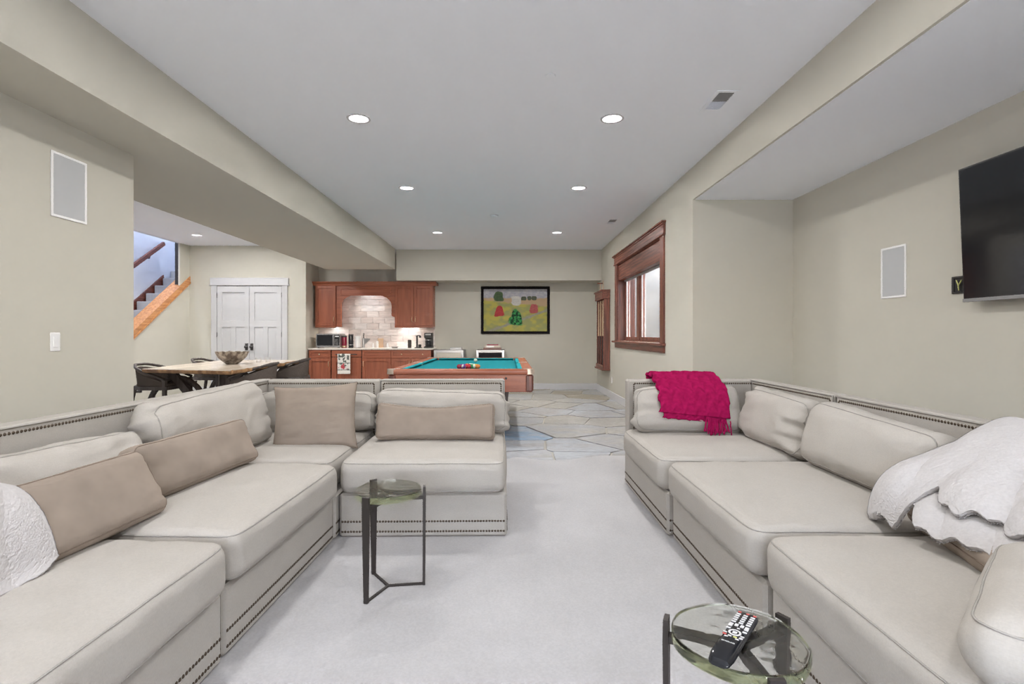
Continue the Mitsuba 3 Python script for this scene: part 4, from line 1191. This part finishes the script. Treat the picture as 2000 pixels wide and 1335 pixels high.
# ---- two small fridges
def small_fridge(label, x0, x1, dark):
    t = thing('beverage_fridge', label, 'fridge')
    f, h = 10.74, .862
    part(t, 'body', box(x0, x1, f + .05, YB - .04, .0, h, .006), 'grey_plastic' if not dark else 'dark_metal')
    for a in (x0 + .05, x1 - .05):
        for b in (f + .12, YB - .12):
            part(t, 'foot', box(a - .02, a + .02, b - .02, b + .02, -.022, .004, .004), 'black_plastic')
    fr = .055
    part(t, 'door_frame', cat([box(x0, x0 + fr, f, f + .05, .05, h, .004), box(x1 - fr, x1, f, f + .05, .05, h, .004), box(x0 + fr, x1 - fr, f, f + .05, h - fr, h, .004), box(x0 + fr, x1 - fr, f, f + .05, .05, .11, .004)]), 'steel')
    if dark:
        part(t, 'door_glass', box(x0 + fr, x1 - fr, f + .012, f + .02, .11, h - fr), 'black_gloss', False)
        for i in range(3):
            part(t, 'shelf_rail', box(x0 + fr, x1 - fr, f + .008, f + .014, .66 - i * .19, .668 - i * .19), 'steel', False)
    else:
        part(t, 'door_panel', box(x0 + fr, x1 - fr, f + .01, f + .02, .11, h - fr), 'steel_warm', False)
        part(t, 'drawer_line', box(x0 + fr, x1 - fr, f + .002, f + .012, h - .20, h - .18, .002), 'white_gloss')
    part(t, 'door_handle', tube([(x1 - .03, f, .3), (x1 - .03, f - .035, .32), (x1 - .03, f - .035, .74), (x1 - .03, f, .76)] if not dark else [(x0 + .1, f, h - .03), (x0 + .11, f - .03, h - .03), (x1 - .11, f - .03, h - .03), (x1 - .1, f, h - .03)], .008, 8), 'steel', True)


M('steel_warm', (.50, .46, .40), .38, metallic=.7)
small_fridge('low steel fridge beside the cherry base cabinets', -1.525, -.915, False)
small_fridge('low fridge with a dark glass door below the painting', -.655, -.07, True)
wb = thing('white_carton', 'flat white carton lying on the steel fridge', 'box')
part(wb, 'box', box(KX(879, 10.9), KX(901, 10.9), 10.9, 11.12, .8635, .905, .003), 'white_gloss')
part(wb, 'lid', box(KX(879, 10.9) - .004, KX(901, 10.9) + .004, 10.896, 11.124, .889, .907, .003), 'white_trim')
for j, (px0, px1, z0, z1, m, lb) in enumerate(((944, 979, .8635, .905, 'mahogany_y', 'dark brown flat game box at the bottom on the glass-door fridge'), (946, 977, .906, .955, 'cream', 'tan box with a pale label on the glass-door fridge'), (951, 973, .956, .975, 'wine_red', 'small dark red box on top of the two boxes on the glass-door fridge'))):
    t = thing('game_box', lb, 'box', 'boxes on the glass-door fridge')
    part(t, 'box', box(KX(px0, 10.86), KX(px1, 10.86), 10.86, 11.12, z0, z1, .003), m)
    part(t, 'side_label', box(KX(px0 + 4, 10.86), KX(px1 - 12, 10.86), 10.8575, 10.861, z0 + .006, z1 - .006), 'white_gloss' if j == 1 else m, False)

# ---------------------------------------------------------------- painting
def art(p, n, uv):
    """A generic dabbed landscape: grey sky, tan hills, yellow-green field, a tall green tree shape and red bushes."""
    u, v = (p.x - .16) / .68, (p.z - 1.708) / .45
    wob = .10 * (fbm(p.x * 14, p.z * 14, 1, 3) - .5)
    n1 = fbm(p.x * 26, p.z * 40, 3, 3)
    sky = mix((.30, .31, .38), (.52, .50, .50), n1)
    c = mix(sky, (.46, .34, .22), smoothstep(.62, .55, v + wob))
    field = mix((.42, .38, .10), (.30, .31, .14), smoothstep(.35, .65, fbm(p.x * 7, p.z * 11, 5, 3)))
    c = mix(c, field, smoothstep(.38, .30, v + .15 * u + wob))
    c = mix(c, mix((.25, .26, .22), (.37, .34, .28), n1), smoothstep(.09, .02, dr.abs(v + .55 - .55 * u + wob)) * smoothstep(.2, .0, v))
    w1, w2 = .55 * (fbm(p.x * 6, p.z * 6, 9, 3) - .5), .55 * (fbm(p.x * 6, p.z * 6, 4, 3) - .5)

    def dab(x, y, a, b, taper=0.0):
        du, dv = u - x + w1 * a * 1.6, v - y + w2 * b
        k = a * (1 - taper * dv / b)
        return smoothstep(1.12, .9, dr.power(dr.power(dr.abs(du / k), 3) + dr.power(dr.abs(dv / b), 3), 1 / 3) + 1.2 * wob)
    c = mix(c, mix((.05, .085, .05), (.10, .15, .08), n1), dab(-.52, .66, .14, .26, .2))
    for x, s in ((.28, .08), (.46, .07), (.62, .08)):
        c = mix(c, mix((.06, .08, .05), (.12, .13, .10), n1), dab(x, .58, s, .10))
    c = mix(c, mix((.30, .04, .05), (.42, .08, .07), n1), dab(-.50, -.06, .13, .24, .35))
    c = mix(c, mix((.32, .07, .08), (.42, .14, .13), n1), dab(.60, .06, .14, .24, .1))
    c = mix(c, mix((.46, .45, .43), (.66, .64, .60), n1), dab(.05, .46, .15, .22, -.1))
    c = mix(c, mix((.02, .05, .03), (.06, .26, .09), smoothstep(.4, .6, n1)), dab(.03, -.34, .19, .40, .35))
    return c


D('painting_dabs', proc(art))
pc = thing('framed_painting', 'black-framed dabbed landscape painting on the end wall', 'painting')
ax0, ax1, az0, az1, fw = -.585, .91, 1.195, 2.225, .055
part(pc, 'frame', cat([box(ax0, ax0 + fw, YB - .035, YB, az0, az1, .006), box(ax1 - fw, ax1, YB - .035, YB, az0, az1, .006), box(ax0, ax1, YB - .035, YB, az0, az0 + fw, .006), box(ax0, ax1, YB - .035, YB, az1 - fw, az1, .006)]), 'frame_black')
part(pc, 'canvas', box(ax0 + fw, ax1 - fw, YB - .014, YB - .004, az0 + fw, az1 - fw), 'painting_dabs', False)

# ---------------------------------------------------------------- cue rack and cues
ck = thing('cue_rack', 'dark wood wall rack for billiard cues beyond the window', 'cue rack')
ry0, ry1, rx = 9.93, 10.72, XR - .002
fx0 = XR - .165
part(ck, 'side_panel', box(XR - .12, rx, ry0, ry0 + .022, .52, 1.93, .003), 'mahogany_v')
part(ck, 'side_panel', box(XR - .12, rx, ry1 - .022, ry1, .52, 1.93, .003), 'mahogany_v')
part(ck, 'back_board', box(XR - .02, rx, ry0 + .02, ry1 - .02, .52, 1.93), 'mahogany_v', False)
part(ck, 'crown', cat([box(XR - .175, rx, ry0 - .03, ry1 + .03, 2.005, 2.035, .006), box(XR - .155, rx, ry0 - .012, ry1 + .012, 1.86, 2.01, .004)]), 'mahogany_y')
part(ck, 'top_clip_rail', box(XR - .09, rx, ry0 + .02, ry1 - .02, 1.76, 1.80, .004), 'mahogany_y')
part(ck, 'ball_shelf', box(XR - .088, rx, ry0 + .02, ry1 - .02, .90, .925, .004), 'mahogany_y')
part(ck, 'lower_front', box(XR - .14, XR - .122, ry0 + .01, ry1 - .01, .52, .60, .004), 'mahogany_y')
part(ck, 'floor_board', box(XR - .165, rx, ry0 - .015, ry1 + .015, .495, .525, .005), 'mahogany_y')
for i in range(6):
    y = ry0 + .10 + i * .118
    t = thing('pool_cue', ['pool cue in the dark rack, nearest the window', 'pool cue in the dark rack, second from the window', 'pool cue in the dark rack, third from the window', 'pool cue in the dark rack, fourth from the window', 'pool cue in the dark rack, fifth from the window', 'pool cue in the dark rack, farthest from the window'][i], 'pool cue', 'cues in the wall rack')
    xq = XR - .105 if i % 2 else XR - .112
    ztop = 1.84 if i != 2 else 1.84
    part(t, 'shaft', tube([(xq, y, 1.15), (xq, y, ztop)], [.010, .0065], 8), 'tan_board', True)
    part(t, 'butt', tube([(xq, y, .527), (xq, y, 1.15)], [.015, .010], 8), 'black_plastic' if i % 2 else 'mahogany_v', True)
for y, h, lb in ((10.12, 2.22, 'thin cue tip rod standing above the dark rack, nearer'), (10.42, 2.20, 'thin bridge rod with a crosspiece standing above the dark rack')):
    t = thing('bridge_rod', lb, 'rod')
    part(t, 'rod', tube([(XR - .10, y, 2.036), (XR - .10, y, h)], .007, 8), 'tan_board', True)
    if h == 2.20:
        part(t, 'crosspiece', box(XR - .16, XR - .04, y - .006, y + .006, h - .01, h + .01, .003), 'mahogany_y')

# ---------------------------------------------------------------- pool table
pl = thing('pool_table', 'wood pool table with teal cloth behind the left sectional', 'pool table')
px0, px1, py0, py1 = -1.325, .290, 5.70, 8.66
zr, zb = .800, .762
rw, cw = .130, .048
ix0, ix1, iy0, iy1 = px0 + rw, px1 - rw, py0 + rw, py1 - rw
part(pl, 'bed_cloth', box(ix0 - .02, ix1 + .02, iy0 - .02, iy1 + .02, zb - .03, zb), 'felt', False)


def rail(along, a0, a1, o, s):
    """A wood rail with a rounded top, along x or y; o its inner edge, s the way out."""
    pr = [(0, zr - .035), (0, zr - .004), (s * .01, zr), (s * (rw - .03), zr), (s * (rw - .012), zr - .006), (s * (rw - .002), zr - .02), (s * rw, zr - .035), (s * (rw - .006), zr - .055), (s * (rw - .02), zr - .06), (0, zr - .06)]
    pts = np.array(pr)
    if s < 0:
        pts = pts[::-1]
    if along == 'x':
        return prism_yz([(o + p[0], p[1]) for p in pts], a0, a1)
    return prism_xz([(o + p[0], p[1]) for p in pts], a0, a1)


def nose(along, a0, a1, o, s):
    pr = [(0, zr - .003), (s * -cw, zr - .006), (s * -(cw - .004), zr - .018), (0, zb)]
    pts = pr if s > 0 else pr[::-1]
    return prism_yz([(o + p[0], p[1]) for p in pts], a0, a1) if along == 'x' else prism_xz([(o + p[0], p[1]) for p in pts], a0, a1)


ym, pg = (py0 + py1) / 2, .075
part(pl, 'rail', rail('x', px0 + .07, px1 - .07, iy0, -1), 'cherry_x', 40)
part(pl, 'rail', rail('x', px0 + .07, px1 - .07, iy1, 1), 'cherry_x', 40)
for o, s in ((ix0, -1), (ix1, 1)):
    part(pl, 'rail', rail('y', py0 + .07, ym - .05, o, s), 'cherry_y', 40)
    part(pl, 'rail', rail('y', ym + .05, py1 - .07, o, s), 'cherry_y', 40)
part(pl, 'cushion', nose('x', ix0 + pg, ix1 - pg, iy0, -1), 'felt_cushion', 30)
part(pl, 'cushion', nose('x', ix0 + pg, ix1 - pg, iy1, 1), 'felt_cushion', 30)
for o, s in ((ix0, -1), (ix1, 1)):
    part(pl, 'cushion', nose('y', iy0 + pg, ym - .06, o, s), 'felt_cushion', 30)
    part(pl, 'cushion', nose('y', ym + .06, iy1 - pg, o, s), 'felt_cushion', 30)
for x, sx in ((px0, 1), (px1, -1)):
    for y, sy in ((py0, 1), (py1, -1)):
        q = [(x, y + sy * .075), (x, y + sy * .03), (x + sx * .012, y + sy * .010), (x + sx * .03, y), (x + sx * .075, y), (x + sx * rw, y + sy * (rw - .035)), (x + sx * (rw - .035), y + sy * rw)]
        m = prism(Polygon(q).buffer(0), .058)
        m.apply_translation([0, 0, zr - .055])
        part(pl, 'corner_casting', m, 'casting', 30)
        part(pl, 'pocket', lathe([(.058, -.09), (.062, 0), (.056, 0), (.05, -.08)], 24, (x + sx * (rw - .01), y + sy * (rw - .01), zr - .006)), 'black_plastic', 40)
        part(pl, 'leg', cat([bar((x + sx * .36, y + sy * .45, .56), (x + sx * .36, y + sy * .45, .02), .17, .17, (0, 1, 0), .05, .05)]), 'chair_wood')
        part(pl, 'foot', lathe([(0, -.022), (.03, -.022), (.03, .02), (0, .02)], 20, (x + sx * .36, y + sy * .45, 0)), 'dark_metal', 40)
        part(pl, 'corner_post', box(x + sx * .010, x + sx * .105, y + sy * .010, y + sy * .105, .548, zr - .055, .02), 'mahogany_v')
for x, s in ((px0, 1), (px1, -1)):
    part(pl, 'side_casting', box(x + s * .02, x + s * (rw + .02), ym - .055, ym + .055, zr - .05, zr + .002, .01), 'casting')
    part(pl, 'apron', box(x + s * .02, x + s * .045, py0 + .06, py1 - .06, .55, zr - .058, .004), 'cherry_y')
part(pl, 'apron', box(px0 + .06, px1 - .06, py0 + .02, py0 + .045, .55, zr - .058, .004), 'cherry_x')
part(pl, 'apron', box(px0 + .06, px1 - .06, py1 - .045, py1 - .02, .55, zr - .058, .004), 'cherry_x')
part(pl, 'under_frame', box(px0 + .10, px1 - .10, py0 + .10, py1 - .10, .56, zb - .031), 'black_plastic', False)
part(pl, 'name_plate_bolt', lathe([(0, 0), (.012, 0), (.010, .004), (0, .005)], 12).apply_transform(mat4((-.02, py0 + .02, .70), (1, 0, 0), (0, 0, 1))), 'dark_metal', True)
M('ivory', (.72, .71, .62), .12, clearcoat=.5)
M('cue_ivory', (.55, .66, .52), .12, clearcoat=.5)
BR = .0286
pool = [('yellow', (.62, .42, .04)), ('blue', (.03, .06, .28)), ('red', (.45, .02, .03)), ('purple', (.12, .02, .16)), ('orange', (.60, .18, .04)), ('green', (.02, .16, .06)), ('maroon', (.20, .015, .03))]
for nme, c in pool:
    M('ball_' + nme, c, .12, clearcoat=.5)
M('ball_black', (.012, .012, .012), .12, clearcoat=.5)
sph = trimesh.creation.icosphere(subdivisions=3, radius=BR)
order = ['maroon', 'stripe_purple', 'red', 'stripe_green', 'orange', 'purple', 'stripe_red', 'green', 'yellow', 'blue', 'black', 'stripe_yellow', 'stripe_orange', 'stripe_maroon', 'stripe_blue']
k = 0
names = {0: 'in the row of five', 1: 'in the row of four', 2: 'in the row of three', 3: 'in the row of two', 4: 'at the tip of the triangle'}
for r in range(5):
    for j in range(5 - r):
        c = order[k]
        k += 1
        x = -.480 + (j - (4 - r) / 2) * BR * 2.02
        y = 6.37 + r * BR * 1.75
        solid = not c.startswith('stripe_')
        base = c.replace('stripe_', '')
        t = thing('billiard_ball', f"{'solid ' + base if solid else 'white ball with a ' + base + ' stripe,'} billiard ball {names[r]}".replace('ball with a', 'striped').replace(' stripe, billiard', ' billiard').replace('white striped', 'white and'), 'ball', 'racked billiard balls')
        MM = np.eye(4)
        MM[:3, 3] = (x, y, zb + BR)
        if solid:
            part(t, 'sphere', moved(sph, MM), 'ball_' + base, True)
        else:
            part(t, 'sphere', moved(sph, MM), 'ivory', True)
            a = np.linspace(-.55, .55, 7)
            st_m = lathe([((BR + .0003) * math.cos(q), (BR + .0003) * math.sin(q)) for q in a], 28)
            st_m.apply_transform(trimesh.transformations.rotation_matrix(1.1 * k, [.3, 1, .2 * (k % 3)]))
            part(t, 'stripe', moved(st_m, MM), 'ball_' + base, True)
solo('cue_ball', moved(sph, np.array([[1, 0, 0, -.49], [0, 1, 0, 7.9], [0, 0, 1, zb + BR], [0, 0, 0, 1]])), 'cue_ivory', 'single pale cue ball beyond the racked balls on the teal cloth', 'ball', True)

# ---------------------------------------------------------------- dining corner
dt = thing('dining_table', 'live-edge wood slab dining table with dark trestle legs', 'table')
e = []
C0 = np.array([(-4.50, 6.42), (-3.25, 6.10), (-3.42, 8.62), (-4.72, 8.70)])
for i in range(4):
    a, b = C0[i], C0[(i + 1) % 4]
    nn = unit([b[1] - a[1], a[0] - b[0]])
    for q in np.linspace(0, 1, 26)[:-1]:
        p = a + (b - a) * q
        e.append(p + nn * (.05 * (meshkit.fbm(np.array([p[0] * 2.3, p[1] * 2.3, 1.0]), 3, 4) - .5) + .03 * (meshkit.fbm(np.array([p[0] * 11, p[1] * 11, 2.0]), 2, 5) - .5)) * (1 if i in (0, 2) else 1.8))
e = np.array(e)
cen = e.mean(0)
rowz = [(.7065, .965), (.716, .99), (.735, 1.0), (.752, .995), (.760, .985)]
rows = [np.column_stack([np.repeat(cen[None, :], len(e), 0), np.full(len(e), .7065)])]
for z, s in rowz:
    j = 1 + .006 * (meshkit.fbm(np.column_stack([e * 13, np.full(len(e), z * 40)]), 2, 8) - .5)
    rows.append(np.column_stack([cen + (e - cen) * (s * j)[:, None], np.full(len(e), z)]))
rows.append(np.column_stack([np.repeat(cen[None, :], len(e), 0), np.full(len(e), .760)]))
P = np.array(rows)
P = np.concatenate([P, P[:, :1]], 1)
slab = grid_mesh(P)
slab.merge_vertices()
slab.update_faces(slab.nondegenerate_faces())
slab.fix_normals()
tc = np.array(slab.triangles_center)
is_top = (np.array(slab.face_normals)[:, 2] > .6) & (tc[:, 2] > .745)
part(dt, 'tabletop', slab.submesh([np.nonzero(is_top)[0]], append=True), 'glare_slab', 35, label='polished top with glare put into its pale colour')
part(dt, 'live_edge', slab.submesh([np.nonzero(~is_top)[0]], append=True), 'live_edge', 35, label='rough brown natural edge')
for y in (6.75, 8.15):
    part(dt, 'trestle_leg', cat([bar((-4.35, y, .70), (-3.75, y, -.02), .09, .07, (0, 1, 0)), bar((-3.45, y, .70), (-4.05, y, -.02), .09, .07, (0, 1, 0))]), 'chair_wood')
    ar = [(-4.3 + .40 * math.cos(q) , y + .05, .10 + .52 * math.sin(q)) for q in np.linspace(0, np.pi, 15)]
    part(dt, 'arch', tube(ar, .035, 8), 'chair_wood', True)
part(dt, 'stretcher', box(-3.94, -3.86, 6.75, 8.15, .30, .40, .01), 'chair_wood')
part(dt, 'center_block', box(-4.0, -3.8, 7.2, 7.5, -.022, .705, .02), 'chair_wood')


def dining_chair(x, y, deg, label):
    t = thing('dining_chair', label, 'chair', 'barrel chairs around the slab table')
    a = math.radians(deg)
    MM = mat4((x, y, -.02), (math.cos(a), math.sin(a), 0), (-math.sin(a), math.cos(a), 0))
    # local: +y is the way the chair faces
    N = 41
    q = np.linspace(0, 1, N)
    ang = np.pi * (1.0 + q)                                   # from one arm round the back to the other
    cx_, cy_ = .285 * np.cos(ang), .26 * np.sin(ang) + .02
    arm = np.abs(q - .5) * 2
    px_ = np.where(arm > .999, cx_, cx_)
    ext = [(-.285, .24), (-.287, .13)]
    path = np.vstack([ext, np.column_stack([px_, cy_]), [(-e_[0], e_[1]) for e_ in ext[::-1]]])
    s = np.concatenate([[0], np.cumsum(np.linalg.norm(np.diff(path, axis=0), axis=1))])
    m = np.abs(s / s[-1] - .5) * 2
    top = .815 - .175 * np.clip((m - .15) / .85, 0, 1) ** 1.3
    out = 1 + .10 * (1 - m)
    topP = np.column_stack([path * np.column_stack([np.ones(len(m)), out]), top])
    low = np.column_stack([path * .93, np.full(len(path), .525)])
    gap = (.10 + .22 * m)[:, None]
    shell = np.stack([low + (topP - low) * f_ * (1 - gap) for f_ in np.linspace(0, 1, 7)], 1)
    part(t, 'backrest', moved(thick_sheet(shell, .012), MM), 'cane', True)
    part(t, 'top_rail', moved(tube(topP, .021, 8, flat=.8), MM), 'chair_wood', True)
    sp = Polygon([(-.27, .26), (-.27, -.05), (-.20, -.19), (-.08, -.245), (.08, -.245), (.20, -.19), (.27, -.05), (.27, .26)]).buffer(.012)
    sm = prism(sp, .045)
    sm.apply_translation([0, 0, .505])
    part(t, 'seat', moved(sm, MM), 'chair_wood')
    cm_ = prism(sp.buffer(-.035), .03)
    cm_.apply_translation([0, 0, .545])
    part(t, 'seat_pad', moved(cm_, MM), 'cane')
    for sx in (-1, 1):
        part(t, 'leg', moved(cat([bar((sx * .262, .235, .63), (sx * .262, .235, .0), .045, .04, (0, 1, 0), .034, .034)]), MM), 'chair_wood')
        part(t, 'leg', moved(tube([(sx * .19, -.19, .52), (sx * .20, -.23, .30), (sx * .225, -.33, .0)], [.026, .024, .018], 8, flat=.8), MM), 'chair_wood', True)
    part(t, 'back_peg', moved(tube([(0, -.24, .46), (0, -.34, .46)], .016, 8), MM), 'chair_wood', True)
    return t


dining_chair(-4.52, 6.78, -90, 'dark barrel dining chair at the near left corner of the slab table')
dining_chair(-4.66, 8.22, -90, 'dark barrel dining chair at the far left of the table, mostly hidden behind it')
dining_chair(-3.36, 6.98, 93, 'dark barrel dining chair on the right of the slab table, nearer the sofa')
dining_chair(-3.40, 8.22, 92, 'dark barrel dining chair farthest right, beside the cherry cabinets')
bo = thing('decorative_bowl', 'large mottled silver bowl with a scalloped rim on the slab table', 'bowl')
n, hh = 64, .165
a = np.arange(n) * 2 * np.pi / n
prof = [(.02, 0), (.075, 0), (.085, .008), (.14, .05), (.185, .10), (.212, .155), (.216, .172), (.207, .168), (.178, .103), (.132, .056), (.07, .02), (.005, .018)]
P = np.array([[((r + (.004 * np.abs(math.sin(6.5 * q)) if z > .09 else 0)) * math.cos(q), (r + (.004 * np.abs(math.sin(6.5 * q)) if z > .09 else 0)) * math.sin(q), z + (.010 * abs(math.sin(6.5 * q)) if z > .14 else 0)) for q in a] for r, z in prof])
P = np.concatenate([P, P[:, :1]], 1)
bw = grid_mesh(P)
bw.merge_vertices()
bw.fix_normals()
bw.apply_translation([-3.95, 7.48, .7605])
M('mottled_silver', proc(lambda p, n, uv: mix((.52, .47, .41), (.16, .13, .11), smoothstep(.35, .7, fbm(p.x * 24, p.y * 24, p.z * 14, 4)))), .32, metallic=.6)
part(bo, 'shell', bw, 'mottled_silver', 40)
for x, y, lb in ((-3.80, 7.95, 'clear glass votive on the slab table behind the bowl, nearer the doors'), (-3.70, 8.05, 'clear glass votive on the slab table behind the bowl, nearer the chairs')):
    solo('glass_votive', lathe([(0, 0), (.036, 0), (.04, .07), (.035, .07), (.031, .008), (0, .008)], 24, (x, y, .7605)), 'clear_glass', lb, 'votive', 40, 'votives beside the bowl')
